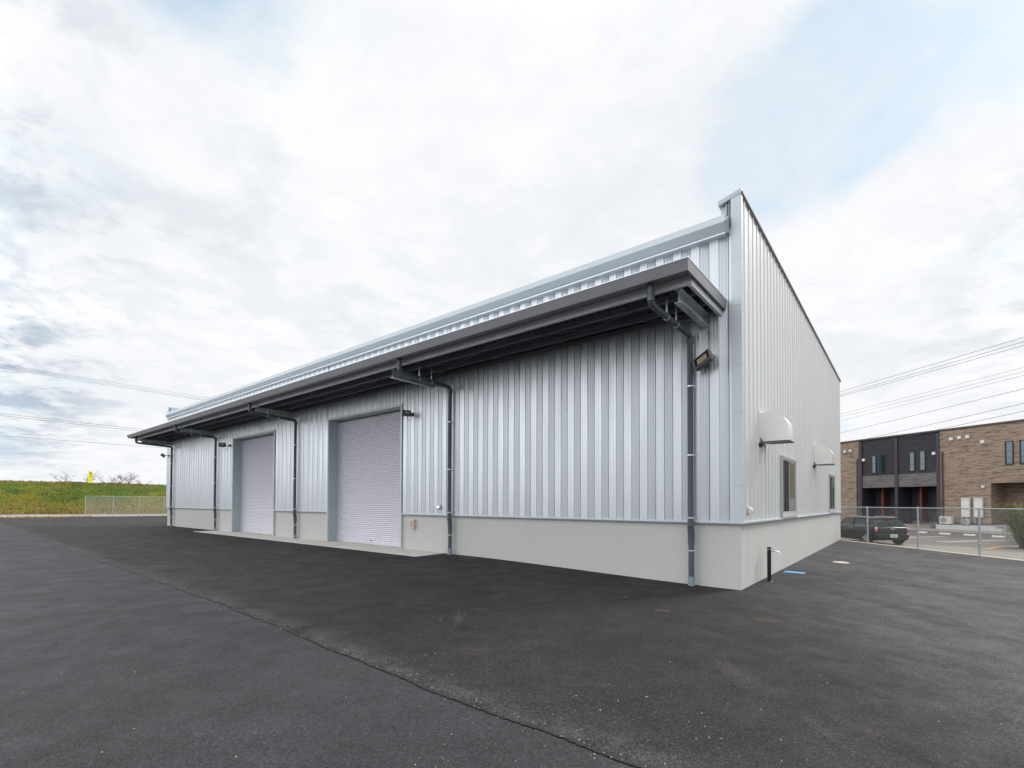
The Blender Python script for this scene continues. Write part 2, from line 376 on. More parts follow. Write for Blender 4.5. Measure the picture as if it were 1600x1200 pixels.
M['joint_shade'] = mat('joint_shade_strip', (.010, .0095, .010), .55, 0, .4, 9, .004, 60)  # dark strip standing for the shadow line at the step between pavings
jn = MB(); rj = random.Random(5); L_, R__ = [], []
s_ = -9.
while s_ < 95:
    oo = SEAM + .018*math.sin(s_*.9+1)+.012*math.sin(s_*3.1)+.008*math.sin(s_*7.7+2) - .42*sm((s_-5)/36)
    wl = rj.uniform(.002, .012)*(1.5 if rj.random() < .15 else 1); wr = rj.uniform(.002, .016)
    if s_ > 12: wl *= 2; wr *= 2
    p = W(s_, oo-wl-.004, gh(s_, oo)+.0015); q_ = W(s_, oo+wr+.004, gh(s_, oo)+.0015)
    if p.x < LOT_R: L_.append(p); R__.append(q_)
    s_ += .025 if s_ < 10 else .25
jn.strip([L_, R__]); struct(jn.build('paving_joint', M['joint_shade']))
# apron in front of the shutters
ap = MB()
def slab(mb, pts, h0, h1):
    n = len(pts); mb.poly([W(a, b, h0) for a, b in pts]+[W(a, b, h1) for a, b in pts], [tuple(range(n)), tuple(range(2*n-1, n-1, -1))]+[(i, (i+1) % n, n+(i+1) % n, n+i) for i in range(n)])
slab(ap, [(8.0, .0), (7.95, 1.12), (16, 1.10), (24.9, 1.12), (24.9, .0)], .0, .147)
ap2 = ap
for a_, b_ in ((10.02, 14.30), (18.72, 23.02)): slab(ap, [(a_-.02, .0), (a_-.02, -.44), (b_+.02, -.44), (b_+.02, .0)], .0, .146)
struct(ap2.build('concrete_apron', M['apron'], bevel=.006))

# right-hand edge of the lot
kb = MB(); kb.box(14.95, 15.20, -8, 23.2, -.42, -.022); struct(kb.build('kerb', M['kerb'], bevel=.01))
M['lane'] = mat('lane_concrete', (.20, .18, .155), .9, 0, .15, 1.2, .003, 40)
M['park'] = mat('car_park_asphalt', (.115, .095, .088), .9, 0, .12, 1.5, .004, 50)
pk = MB(); pk.poly([(15.1,-10,-.354),(70,-10,-.354),(70,90,-.354),(15.1,90,-.354)], [(0,1,2,3)]); struct(pk.build('car_park', M['park']))
ln = MB(); ln.poly([(15.1,-8,-.350),(30,8,-.350),(22.5,20.4,-.350),(18.3,25.6,-.350),(15.1,40,-.350)], [(0,1,2,3,4)]); struct(ln.build('service_lane', M['lane']))
M['thin_kerb'] = mat('thin_kerb', (.42, .40, .37), .85, 0, .1, 6)
tk = MB()
for (a, b) in (((30,8),(22.5,20.4)),((22.5,20.4),(18.3,25.6)),((18.3,25.6),(15.1,40))):
    A_ = Vector((*a, 0)); B_ = Vector((*b, 0)); n_ = (B_-A_).normalized().cross(Vector((0,0,1)))*.06
    tk.poly([A_+n_+Vector((0,0,-.346)), B_+n_+Vector((0,0,-.346)), B_-n_+Vector((0,0,-.346)), A_-n_+Vector((0,0,-.346))], [(0,1,2,3)])
struct(tk.build('kerb_line', M['thin_kerb']))

# ------------------------------------------------------------------ warehouse
wh = empty('warehouse', (C0.x, C0.y, 0), WROT)
tag(wh, 'long silver ribbed metal warehouse with canopy, pale concrete base and two roller shutters', 'warehouse')
DOORS = [(10.02, 14.30), (18.72, 23.02)]; DH = 4.66
# core walls
core = MB()
core.lb(.12, WL-.02, -.46, -WD+.05, .3, 6.9)
core.lb(.12, 10.0, -.03, -.46, HC, 6.85); core.lb(14.33, 18.69, -.03, -.46, HC, 6.85); core.lb(23.05, WL-.06, -.03, -.46, HC, 6.85)
for a, b in DOORS: core.lb(a-.03, b+.03, -.03, -.46, DH+.03, 6.85)
core.build('wall', M['trim_dark'], wh)
pl = MB()
for a, b in ((.0, 10.0), (14.34, 18.68), (23.06, WL)): pl.lb(a, b, 0, -.455, -.2, HC)
pl.lb(0, .12, -.455, -WD, -.2, HC); pl.lb(WL-.1, WL, -.455, -WD, -.2, HC)
# form-tie plugs
plinth = pl.build('concrete_base', M['concrete'], wh, bevel=.012)
tie = MB()
def disc(mb, c, nx, r, n=8, t=.003):
    nx = Vector(nx).normalized(); a = nx.cross(Vector((0,0,1))).normalized(); b = nx.cross(a)
    c = Vector(c); mb.poly([c+nx*t] + [c+nx*t+(a*math.cos(2*math.pi*k/n)+b*math.sin(2*math.pi*k/n))*r for k in range(n)], [(0, 1+k, 1+(k+1) % n) for k in range(n)])
M['tie'] = mat('filled_tie_hole', (.42, .42, .41), .9)
for s_ in [.35+.62*i for i in range(15)]+[14.9, 15.5, 16.1, 17.2, 17.9]:
    for h_ in (1.02, .42): disc(tie, (-s_, -.0, h_+random.uniform(-.01, .01)), (0,-1,0), .014)
for s_ in [.3+.62*i for i in range(26)]:
    for h_ in (1.02, .42): disc(tie, (.0, s_, h_), (1,0,0), .014)
tie.build('tie_hole', M['tie'], wh)
# front siding: profile across s (period .36), extruded in h
PITCH = .36; PH = .191
def front_siding(a, b, h0, h1, mb):
    pts = []
    k0 = int(math.floor((a-PH)/PITCH))-1; k1 = int(math.ceil((b-PH)/PITCH))+1
    B = .022
    for k in range(k0, k1+1):
        q = PH+k*PITCH       # crest runs q-.005 .. q-.19, then a slope and a valley, walking to smaller s
        pr = [(.000, B+.0), (.004, B+.030)]
        x = .006
        pr += [(.0075, B+.032), (.0080, B-.002), (.0215, B-.002), (.0220, B+.034), (.055, B+.034), (.060, B+.037), (.067, B+.037), (.072, B+.034), (.118, B+.034), (.123, B+.037), (.130, B+.037), (.135, B+.034), (.188, B+.034)]
        pr += [(.204, B+.014), (.240, B+.004), (.244, B+.007), (.252, B+.004), (.256, B-.001), (.292, B-.010), (.296, B-.007), (.304, B-.010), (.308, B-.015), (.338, B-.023), (.341, B-.040), (.351, B-.040), (.3525, B+.020), (.3585, B+.022), (.3590, B)]
        for u, o in pr: pts.append((q-u, o))
    pts.sort(key=lambda p: p[0])
    cl = []
    for i, (s_, o_) in enumerate(pts):
        if a < s_ < b: cl.append((s_, o_))
    def at(x):
        for i in range(len(pts)-1):
            if pts[i][0] <= x <= pts[i+1][0]:
                w = (x-pts[i][0])/max(1e-9, pts[i+1][0]-pts[i][0]); return pts[i][1]*(1-w)+pts[i+1][1]*w
        return B
    cl = [(a, at(a))]+cl+[(b, at(b))]
    mb.strip([[(-s_, -o_, h0) for s_, o_ in cl], [(-s_, -o_, h1) for s_, o_ in cl]])
fs = MB()
front_siding(.12, 9.94, HC+.045, 6.8, fs); front_siding(14.40, 18.64, HC+.045, 6.8, fs); front_siding(23.10, WL-.14, HC+.045, 6.8, fs)
for a, b in DOORS: front_siding(a-.08, b+.08, DH+.06, 6.8, fs)
fs.build('front_siding', M['siding'], wh)
# screw heads on the seams
sc = MB()
for k in range(0, 92):
    q = PH+k*PITCH
    for h_ in (1.75, 2.45, 3.15, 3.85, 4.5):
        if any(a-.1 < q < b+.1 for a, b in DOORS) and h_ < DH+.1: continue
        h_ += random.uniform(-.03, .03)
        sc.box(-(q-.02)-.006, -(q-.02)+.006, -.064, -.055, h_-.006, h_+.006)
sc.build('screw', M['trim_dark'], wh)['kind'] = 'stuff'
# side siding
ss = MB(); SP = .33; pts = []
for k in range(0, 53):
    q = .19+k*SP
    for u, o in ((-.235, .026), (-.125, .026), (-.120, .028), (-.112, .028), (-.107, .026), (-.016, .026), (-.004, .016), (.020, .016), (.030, .046), (.050, .046), (.056, .026)): pts.append((q+u, o))
pts = sorted([p for p in pts if .05 < p[0] < WD-.03]); cl = [(.05, .026)]+pts+[(WD-.03, .026)]
top = lambda s_: 7.44-.19*s_/WD
ss.strip([[(o_, s_, HC+.045) for s_, o_ in cl], [(o_, s_, top(s_)-.045) for s_, o_ in cl]])
ss.build('side_siding', M['siding_side'], wh)
# parapet body on both ends (.33 thick) with sloped cap
pp = MB()
pp.strip([[(-.001, s_, 6.3) for s_ in (.03, WD-.03)], [(-.001, s_, top(s_)-.05) for s_ in (.03, WD-.03)]])
pp.poly([(-.33, .02, 6.6), (-.001, .02, 6.6), (-.001, .02, 7.40), (-.33, .02, 7.29), (-.33, WD, 6.6), (-.001, WD, 6.6), (-.001, WD, 7.22), (-.33, WD, 7.11)],
        [(0,1,2,3), (4,7,6,5), (0,3,7,4), (3,2,6,7), (1,5,6,2)])
x0 = -WL
pp.poly([(x0, .02, 6.6), (x0+.33, .02, 6.6), (x0+.33, .02, 7.37), (x0, .02, 7.42), (x0, WD, 6.6), (x0+.33, WD, 6.6), (x0+.33, WD, 7.11), (x0, WD, 7.22)],
        [(0,1,2,3), (4,7,6,5), (0,3,7,4), (3,2,6,7), (1,5,6,2)])
pp.build('parapet', M['trim'], wh)
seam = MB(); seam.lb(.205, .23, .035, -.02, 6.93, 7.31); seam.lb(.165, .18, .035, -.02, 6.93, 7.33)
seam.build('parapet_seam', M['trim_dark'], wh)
cp_ = MB()
def cap(mb, xo, xi, ho, hi, t=.085):    # xo outer x, xi inner x
    y0, y1 = -.07, WD+.04; f = .19
    P = []
    for y, dh in ((y0, 0), (y1, -f)):
        P += [(xo, y, ho+dh), (xi, y, hi+dh), (xi, y, hi+dh-t), (xo, y, ho+dh-t)]
    mb.poly(P, [(0,1,2,3), (4,7,6,5), (0,4,5,1), (1,5,6,2), (2,6,7,3), (3,7,4,0)])
cap(cp_, .058, -.36, 7.50, 7.40); cap(cp_, -WL-.05, -WL+.36, 7.50, 7.42)
cp_.build('parapet_cap', M['cap'], wh)
ce = MB(); f = .19
ce.poly([(.058, -.06, 7.415), (.074, -.06, 7.415), (.074, -.06, 7.455), (.058, -.06, 7.455), (.058, WD+.04, 7.415-f), (.074, WD+.04, 7.415-f), (.074, WD+.04, 7.455-f), (.058, WD+.04, 7.455-f)],
        [(0,1,2,3), (4,7,6,5), (0,4,5,1), (1,5,6,2), (2,6,7,3), (3,7,4,0)])
ce.build('parapet_cap_edge', M['cap_edge'], wh)
# roof
rf = MB(); rf.poly([(-.33, .1, 6.98), (-.33, WD, 6.7), (-WL+.33, WD, 6.7), (-WL+.33, .1, 6.98)], [(0,1,2,3)]); rf.build('roof', M['trim'], wh)
# corner trim
ct = MB()
ct.lb(-.052, .135, .062, 0, HC+.045, 7.41); ct.lb(-.052, .0, 0, -.05, HC+.045, 7.41)
ct.build('corner_trim', M['trim'], wh, bevel=.006)
ct2 = MB(); ct2.lb(WL-.14, WL+.05, .062, -.1, HC+.04, 7.4); ct2.build('corner_trim', M['trim'], wh)
ctj = MB()
for h_ in (1.95, 3.3, 4.2, 5.32, 6.2): ctj.lb(-.0535, .137, .0635, .02, h_, h_+.005)
ctj.build('trim_joint', M['trim_dark'], wh)
# drip flashing over the concrete base
fl = MB()
for a, b in ((-.07, 9.96), (14.38, 18.66), (23.08, WL+.06)): fl.lb(a, b, .072, -.03, HC+.006, HC+.045)
fl.box(.0, .072, .03, WD+.02, HC+.006, HC+.045)
fl.build('drip_flashing', M['trim'], wh, bevel=.003)
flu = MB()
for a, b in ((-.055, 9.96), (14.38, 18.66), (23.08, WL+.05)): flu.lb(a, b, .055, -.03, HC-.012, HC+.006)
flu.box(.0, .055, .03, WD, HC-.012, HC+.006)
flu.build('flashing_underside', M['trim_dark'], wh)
# eave box gutter
eg = MB()
prof = [(.0, 7.06), (.18, 7.045), (.215, 6.90), (.12, 6.735), (.0, 6.735)]
fW = lambda o, h, s_: (-s_, -o, h)
eg.prism(prof, fW, .20, WL-.1)
eg.build('eave_gutter', M['eave'], wh)
el = MB(); el.lb(.20, WL-.1, .175, .0, 6.69, 6.715); el.build('eave_lip', M['siding'], wh)
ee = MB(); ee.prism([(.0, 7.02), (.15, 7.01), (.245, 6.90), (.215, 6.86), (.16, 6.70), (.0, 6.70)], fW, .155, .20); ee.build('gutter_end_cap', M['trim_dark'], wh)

# ---- canopy
CO = 2.125; CS0, CS1 = .22, 32.85; CH = 5.46
can = empty('canopy'); can.parent = wh
P_f = [(CO, CH), (CO-.012, CH+.012), (CO-.03, CH+.012), (CO-.03, CH-.02), (CO-.085, CH-.155), (CO-.40, CH-.10), (CO-.40, CH-.12), (CO-.085, CH-.178), (CO-.07, CH-.165)]
cf = MB(); FP = [(0, CH), (.03, CH), (.105, CH-.165), (.068, CH-.165), (0, CH)]
cf.strip([[(-(CS1-d_), -.03, h) for d_, h in FP], [(-(CS1-d_), -(CO-d_), h) for d_, h in FP], [(-(CS0+d_*.35), -(CO-d_), h) for d_, h in FP], [(-(CS0+d_*.35), -.03, h) for d_, h in FP]])
cf.build('fascia', M['fascia'], can)
cl_ = MB(); cl_.lb(CS0-.006, CS1+.006, CO+.006, CO-.05, CH, CH+.014); cl_.lb(CS0-.006, CS0+.05, CO-.05, .04, CH, CH+.014)
cl_.build('fascia_lip', M['siding'], can)
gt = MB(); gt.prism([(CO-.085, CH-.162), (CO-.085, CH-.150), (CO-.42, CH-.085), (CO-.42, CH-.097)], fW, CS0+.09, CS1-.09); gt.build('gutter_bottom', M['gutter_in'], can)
chn = MB(); oc = CO-.425
chn.lb(CS0+.10, CS1-.10, oc, oc-.012, 5.235, 5.365); chn.lb(CS0+.10, CS1-.10, oc, oc-.06, 5.223, 5.235); chn.lb(CS0+.10, CS1-.10, oc+.0, oc-.06, 5.365, 5.377)
chn.build('edge_channel', M['channel'], can)
ech = MB()
for s_, g_ in ((CS0+.085, 1), (CS1-.085, -1)):
    ech.lb(s_, s_+.012*g_, oc+.0, .06, 5.205, 5.31); ech.lb(s_, s_+.06*g_, oc-.0, .06, 5.193, 5.205)
    ech.lb(s_-.010*g_, s_-.002*g_, oc+.22, .06, 5.325, 5.350)
ech.build('end_channel', M['endch'], can)
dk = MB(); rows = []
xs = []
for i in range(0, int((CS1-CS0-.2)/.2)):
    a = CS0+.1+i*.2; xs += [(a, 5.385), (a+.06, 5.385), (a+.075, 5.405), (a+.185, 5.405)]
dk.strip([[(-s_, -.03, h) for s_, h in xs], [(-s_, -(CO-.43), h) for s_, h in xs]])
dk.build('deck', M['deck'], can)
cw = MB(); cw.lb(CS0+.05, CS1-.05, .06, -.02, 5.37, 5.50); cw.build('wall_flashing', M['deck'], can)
dt = MB(); dt.strip([[(-s_, -.03, h+.035) for s_, h in ((CS0+.03, 5.40), (CS1-.03, 5.40))], [(-s_, -(CO-.04), h+.035) for s_, h in ((CS0+.03, 5.40), (CS1-.03, 5.40))]])
dt.build('roof_sheet', M['trim'], can)
for o_ in (1.12, .55, .10):
    pu = MB(); pu.lb(CS0+.2, CS1-.2, o_, o_-.008, 5.285, 5.38); pu.lb(CS0+.2, CS1-.2, o_+.0, o_-.05, 5.277, 5.285); pu.build('purlin', M['purlin'], can)
BEAMS = [.60, 8.55, 17.15, 25.75, 32.45]
bs = MB()
bm0 = None
for s_ in BEAMS:
    b_ = MB(); b_.box(-.004, .004, -1.50, 0, 5.047, 5.268)
    b_.box(-.0625, .0625, -1.50, 0, 5.268, 5.277); b_.box(-.0625, .0625, -1.53, 0, 5.038, 5.047)
    b_.box(-.06, .06, -.012, .0, 4.93, 5.30)
    o = b_.build('beam', M['galv'], can); o.location = (-s_, 0, 0)
kn = MB()
for i, s_ in enumerate(BEAMS):
    kn.tube([(-s_-.0, -.55, 5.05), (-s_-.75, -.04, 5.28)], .018, 6)
    if i < len(BEAMS)-1:
        s2 = BEAMS[i+1]; mid_ = (s_+s2)/2
        kn.tube([(-s_, -1.45, 5.262), (-mid_, -.2, 5.262)], .006, 5); kn.tube([(-mid_, -1.45, 5.250), (-s_, -.2, 5.250)], .008, 5)
        kn.tube([(-mid_, -1.45, 5.262), (-s2, -.2, 5.262)], .008, 5); kn.tube([(-s2, -1.45, 5.250), (-mid_, -.2, 5.250)], .008, 5)
kn.build('brace', M['purlin'], can)

# ---- shutters
for a, b in DOORS:
    sh = MB(); H0, H1 = .215, DH-.02; n = 66; p = (H1-H0)/n; rows = []
    for i in range(n):
        z = H0+i*p
        for u, o in ((0, -.372), (.05, -.350), (.25, -.334), (.50, -.331), (.74, -.340), (.93, -.356), (.97, -.372)):
            rows.append([(-(a+.04), o*-1, z+u*p), (-(b-.04), o*-1, z+u*p)])
    sh.strip(rows)
    so_ = sh.build('shutter', M['shutter'], wh)
    fr = MB(); J = .045
    fr.lb(b, b+.075, .075, .03, .135, DH+.075); fr.lb(a-.075, a, .075, .03, .135, DH+.075)
    fr.lb(a, b, .075, .03, DH, DH+.075)
    fr.lb(a-.075, a-.003, .03, -.01, .135, DH+.075); fr.lb(b+.003, b+.075, .03, -.01, .135, DH+.075)
    fr.build('shutter_surround', M['trim'], so_, bevel=.004)
    jb = MB(); jb.lb(b-.0, b+.05, .028, -.42, .135, DH-.0); jb.lb(a-.05, a, .028, -.42, .135, DH); jb.lb(a, b, .028, -.42, DH+.002, DH+.05)
    jb.build('jamb', M['jamb'], so_)
    gd = MB(); gd.lb(a, a+.05, -.31, -.42, .137, DH); gd.lb(b-.05, b, -.31, -.42, .137, DH); gd.build('guide_rail', M['trim'], so_)
    bb = MB(); bb.lb(a+.05, b-.05, -.325, -.375, .1475, .222); bb.build('bottom_bar', M['shutter_bar'], so_, bevel=.006)
    sl = MB(); mid_ = (a+b)/2-.1; sl.lb(mid_, mid_+.09, -.322, -.33, .26, .285); sl.lb(mid_+.11, mid_+.13, -.322, -.33, .262, .283); sl.build('lock', M['lamp'], so_)
bk = MB()
for a, b in DOORS: bk.lb(a-.04, b+.04, -.43, -.455, .0, DH+.05)
bk.build('door_backing', M['black'], wh)

# ---- downpipes
def downpipe(s_, near=False):
    so2 = s_+.03; r = .056
    path = [(-so2-.10, -(CO-.25), 5.34)]
    e1 = (-so2-.08, -(CO-.25), 4.98)
    p = MB()
    ob = .155
    pts = [Vector((-so2-.06, -(CO-.24), 5.345)), Vector((-so2-.06, -(CO-.24), 5.06)), Vector((-so2-.06, -(CO-.27), 5.00)), Vector((-so2-.055, -(CO-.34), 4.975)),
           Vector((-so2-.0, -(ob+.10), 4.90)), Vector((-so2-.0, -(ob+.03), 4.885)), Vector((-so2, -ob, 4.84)), Vector((-so2, -ob, 1.16))]
    p.tube(pts, r, 16)
    d = p.build('downpipe', M['pipe'], wh, smooth=True, angle=50)
    c = MB(); z0 = gh(s_, 0)
    for q, z, rr, hh in (((-so2-.06, -(CO-.24)), 5.20, r+.008, .10), ((-so2-.06, -(CO-.24)), 5.06, r+.007, .06)):
        c.tube([(q[0], q[1], z-hh/2), (q[0], q[1], z+hh/2)], rr, 16)
    c.tube([(-so2, -ob, 4.74), (-so2, -ob, 4.86)], r+.007, 16)
    c.tube([(-so2, -ob, 1.16), (-so2, -(ob), 1.19)], r+.005, 16)
    c.tube([(-so2, -ob, 1.16), (-so2, -ob+.02, 1.08), (-so2, -(ob-.03), .98), (-so2, -(ob-.03), .80)], [r+.008, r+.010, r+.008, r+.006], 16)
    c.tube([(-so2, -(ob-.03), .80), (-so2, -(ob-.03), z0+.17)], r-.002, 16)
    c.build('pipe_joint', M['pipe'], d, smooth=True, angle=50)
    f_ = MB(); f_.tube([(-so2, -(ob-.03), z0+.175), (-so2, -(ob-.03), z0-.02)], [r+.008, r+.008], 16)
    f_.build('pipe_foot', M['pipe_foot'], d, smooth=True, angle=50)
    for z in (3.90, 2.55, 1.33):
        k = MB(); k.tube([(-so2, -ob, z-.012), (-so2, -ob, z+.012)], r+.006, 16); k.box(-so2-.006, -so2+.006, -ob+r, -.03, z-.010, z+.010); k.box(-so2+.02, -so2+.085, -ob+.03, -ob+.036, z-.012, z+.012)
        k.build('pipe_bracket', M['clip'], d, smooth=True, angle=50)
    k = MB(); z = .69; k.tube([(-so2, -(ob-.03), z-.012), (-so2, -(ob-.03), z+.012)], r+.006, 16); k.box(-so2+.02, -so2+.09, -ob+.06, -ob+.066, z-.012, z+.012); k.build('pipe_bracket', M['clip'], d, smooth=True)
    for t in (.35, .62):
        a = pts[3].lerp(pts[4], t); k = MB(); dv = (pts[4]-pts[3]).normalized()
        k.tube([a-dv*.012, a+dv*.012], r+.006, 16)
        k.box(a.x-.018, a.x+.018, a.y-.002, a.y+.002, a.z+r, 5.285)
        k.build('hanger', M['rod'], d)
for s_ in (.84, 7.64, 16.62, 24.95, 31.78): downpipe(s_)

# ---- side windows
def window(s0):
    w = empty('window'); w.parent = wh
    h0, h1 = 1.30, 2.76; s1 = s0+1.84; x = .026
    f_ = MB()
    f_.box(x, x+.050, s0, s0+.035, h0, h1); f_.box(x, x+.050, s1-.035, s1, h0, h1)
    f_.box(x, x+.050, s0+.035, s1-.035, h1-.045, h1); f_.box(x, x+.050, s0+.035, s1-.035, h0, h0+.05)
    f_.build('frame', M['alu'], w, bevel=.003)
    sd_ = MB(); sd_.box(x-.02, x+.045, s0-.06, s0-.003, h0-.01, h1+.02); sd_.build('side_flashing', M['alu_dark'], w)
    mid_ = (s0+s1)/2
    for a, b, xx in ((s0+.035, mid_+.02, x+.014), (mid_-.02, s1-.035, x+.022)):
        sa = MB()
        sa.box(xx, xx+.010, a, a+.03, h0+.05, h1-.045); sa.box(xx, xx+.010, b-.03, b, h0+.05, h1-.045)
        sa.box(xx, xx+.010, a+.03, b-.03, h1-.075, h1-.045); sa.box(xx, xx+.010, a+.03, b-.03, h0+.05, h0+.12)
        so3 = sa.build('sash', M['alu'], w)
        g1 = MB(); g1.box(xx+.003, xx+.006, a+.03, b-.03, h0+.12, h1-.075); g1.build('pane', M['glass_dark'] if a < mid_-.1 else M['glass_grey'], so3)
    sl = MB(); sl.box(x, x+.07, s0-.06, s1+.04, h0-.025, h0-.001); sl.build('sill', M['alu'], w)
    sl = MB(); sl.box(x, x+.06, s0-.02, s1+.02, h1+.001, h1+.016); sl.build('head_flashing', M['alu'], w)
window(3.52); window(12.52)

# ------------------------------------------------------------------ things fixed to the warehouse
def flood(s_, h, o, yaw, tilt, roll, label, sc_=1.0):
    p = W(s_, 0, h)
    e = empty('floodlight', p, WROT)
    # housing in its own frame, looking along local -Y
    Rm = Matrix.Translation((0, -o, 0)) @ Matrix.Rotation(yaw, 4, 'Z') @ Matrix.Rotation(tilt, 4, 'X') @ Matrix.Rotation(roll, 4, 'Y')
    w, hh, t = .26*sc_, .19*sc_, .05*sc_
    b = MB(); b.cbox(Rm @ Matrix.Translation((0, .0, 0)), w, t, hh)
    b.cbox(Rm @ Matrix.Translation((0, -.028*sc_, hh/2-.006)), w, .03*sc_, .012); b.cbox(Rm @ Matrix.Translation((0, -.028*sc_, -hh/2+.020)), w, .03*sc_, .040)
    b.cbox(Rm @ Matrix.Translation((w/2-.008, -.028*sc_, .0)), .016, .03*sc_, hh-.02); b.cbox(Rm @ Matrix.Translation((-w/2+.008, -.028*sc_, .0)), .016, .03*sc_, hh-.02)
    for k in range(7): b.cbox(Rm @ Matrix.Translation((-.09*sc_+k*.03*sc_, .04*sc_, 0)), .006, .035*sc_, hh*.8)
    b.build('housing', M['lamp'], e, bevel=.003)
    l0 = MB(); l0.cbox(Rm @ Matrix.Translation((0, -.026*sc_, .014)), w-.034, .004, hh-.055); l0.build('bezel', M['black'], e)
    l = MB(); l.cbox(Rm @ Matrix.Translation((0, -.0300*sc_, .014)), w*.62, .006, hh*.50); l.build('lens', M['lens'], e)
    a = MB()
    pa = Rm @ Vector((w/2+.012, .01, 0)); pb = Rm @ Vector((-w/2-.012, .01, 0)); qa = Rm @ Vector((w/2+.012, .10, 0)); qb = Rm @ Vector((-w/2-.012, .10, 0)); mid_ = (qa+qb)/2
    a.tube([pa, qa], .010, 6); a.tube([pb, qb], .010, 6); a.tube([qa, qb], .010, 6); a.tube([mid_, (mid_.x*.3, -.10, mid_.z*.3), (0, -.03, 0)], .016, 8)
    a.build('bracket', M['lamp'], e, smooth=True)
    bx = MB(); bx.box(-.05, .05, -.11, -.04, -.05, .05); bx.build('junction_box', M['black'], e, bevel=.006)
    c = MB(); pts = []
    st = Rm @ Vector((0, .04, -hh*.4))
    for k in range(13):
        t_ = k/12; q = Vector(st).lerp(Vector((-.04, -.06, -.04)), t_); q.z -= .15*math.sin(math.pi*t_); pts.append(q)
    c.tube(pts, .0055, 6); c.build('cable', M['black'], e, smooth=True)
    return tag(e, label, 'floodlight', 'floodlights on the warehouse front')
flood(.58, 4.33, .27, R(-24), R(-18), R(-27), 'grey floodlight with amber lens by the warehouse corner, nearest to the camera', 1.35)
flood(9.42, 4.33, .30, R(62), R(-28), 0, 'grey floodlight at the top right corner of the nearer roller shutter')
flood(23.42, 4.38, .40, R(62), R(-28), 0, 'grey floodlight at the upper left of the farther roller shutter', 1.1)
flood(32.62, 4.42, .38, R(84), R(0), R(35), 'small dark floodlight sticking out at the far left end of the warehouse', .9)

def hood(s0, label):
    p = WS(s0, 0, 0); e = empty('ventilation_hood', (p.x, p.y, 3.2), WROT)
    # local x = outwards, y along wall, z up (origin on the wall face)
    X0 = .055
    fp = MB(); fp.box(.03, .055, -.02, .70, -.33, .34); fp.build('flange', M['stainless'], e, bevel=.004)
    D = .50; prof = [(X0, .30)]
    for k in range(0, 11):
        t = k/10*math.pi/2; prof.append((X0+.10+(D-.10)*math.sin(t)**1.0, -.05+.36*math.cos(t)))
    prof += [(X0+D, -.285), (X0+D+.012, -.30), (X0+.04, -.30), (X0, -.20)]
    hd = MB(); hd.prism(prof, lambda u, v, w: (u, w, v), .09, .60); hd.build('hood', M['stainless'], e, smooth=True, angle=30)
    lp = MB(); lp.prism([(X0+.02, -.302), (X0+D+.03, -.302), (X0+D+.03, -.318), (X0+.10, -.318)], lambda u, v, w: (u, w, v), .075, .615); lp.build('hood_rim', M['lamp'], e)
    w = MB(); w.box(.03, .10, -.0, .085, -.42, -.34); w.box(.05, .12, .01, .06, -.37, -.345); w.build('damper_weight', M['black'], e, bevel=.01)
    return tag(e, label, 'vent hood', 'ventilation hoods on the warehouse side wall')
hood(1.28, 'large shiny steel ventilation hood on the side wall above the nearer window')
hood(8.62, 'smaller looking steel ventilation hood on the side wall, farther from the corner')

def small_vent(p, rz, label):
    e = empty('vent_cap', p, rz); b = MB()
    n = 10; R_ = .07
    rows = []
    for j in range(0, 7):                 # quarter-dome hooded outlet, opening downwards
        a = j/6*math.pi/2; row = []
        for k in range(0, 13):
            t = -math.pi/2+math.pi*k/12 if False else math.pi*k/12
            row.append((R_*math.cos(t)*math.cos(a), -.012-.075*math.sin(a)*math.sin(t)**.7 if t not in (0,) else -.012, R_*math.sin(t)*math.cos(a)*1.0))
        rows.append(row)
    prof = [(0, .075), (.03, .072), (.06, .05), (.078, .01), (.082, -.03), (.045, -.045), (0, -.062)]
    b.prism(prof, lambda u, v, w: (w, -u-.01, v), -.055, .055)
    b.build('hood', M['stainless'], e, smooth=True, angle=50, bevel=.006)
    f_ = MB(); f_.tube([(0, 0, 0), (0, -.012, 0)], .082, 20); f_.build('flange', M['alu_dark'], e)
    return tag(e, label, 'vent cap', 'small vent caps low on the warehouse walls')
p = WS(.40, .03, 1.47); small_vent(p, WROT+math.pi/2, 'small round steel vent cap low on the side wall right beside the corner')
p = W(8.17, .05, 1.47); small_vent(p, WROT, 'small steel vent cap low on the front wall left of the second downpipe')

cbp = W(9.40, .0, .95)
cbx = empty('control_box', cbp, WROT)
b_ = MB(); b_.box(-.085, .085, -.10, -.002, -.135, .135); b_.build('case', M['beige'], cbx, bevel=.012)
b_ = MB(); b_.box(-.035, .035, -.106, -.101, .02, .10); b_.build('cover_label', M['orange'], cbx)
b_ = MB(); b_.box(-.03, .03, -.106, -.101, -.05, -.005); b_.build('brown_label', M['brown'], cbx)
b_ = MB(); b_.box(-.045, .02, -.106, -.101, -.10, -.065); b_.build('key_label', M['orange'], cbx)
tag(cbx, 'beige switch box with orange label on the concrete base beside the near shutter', 'switch box')

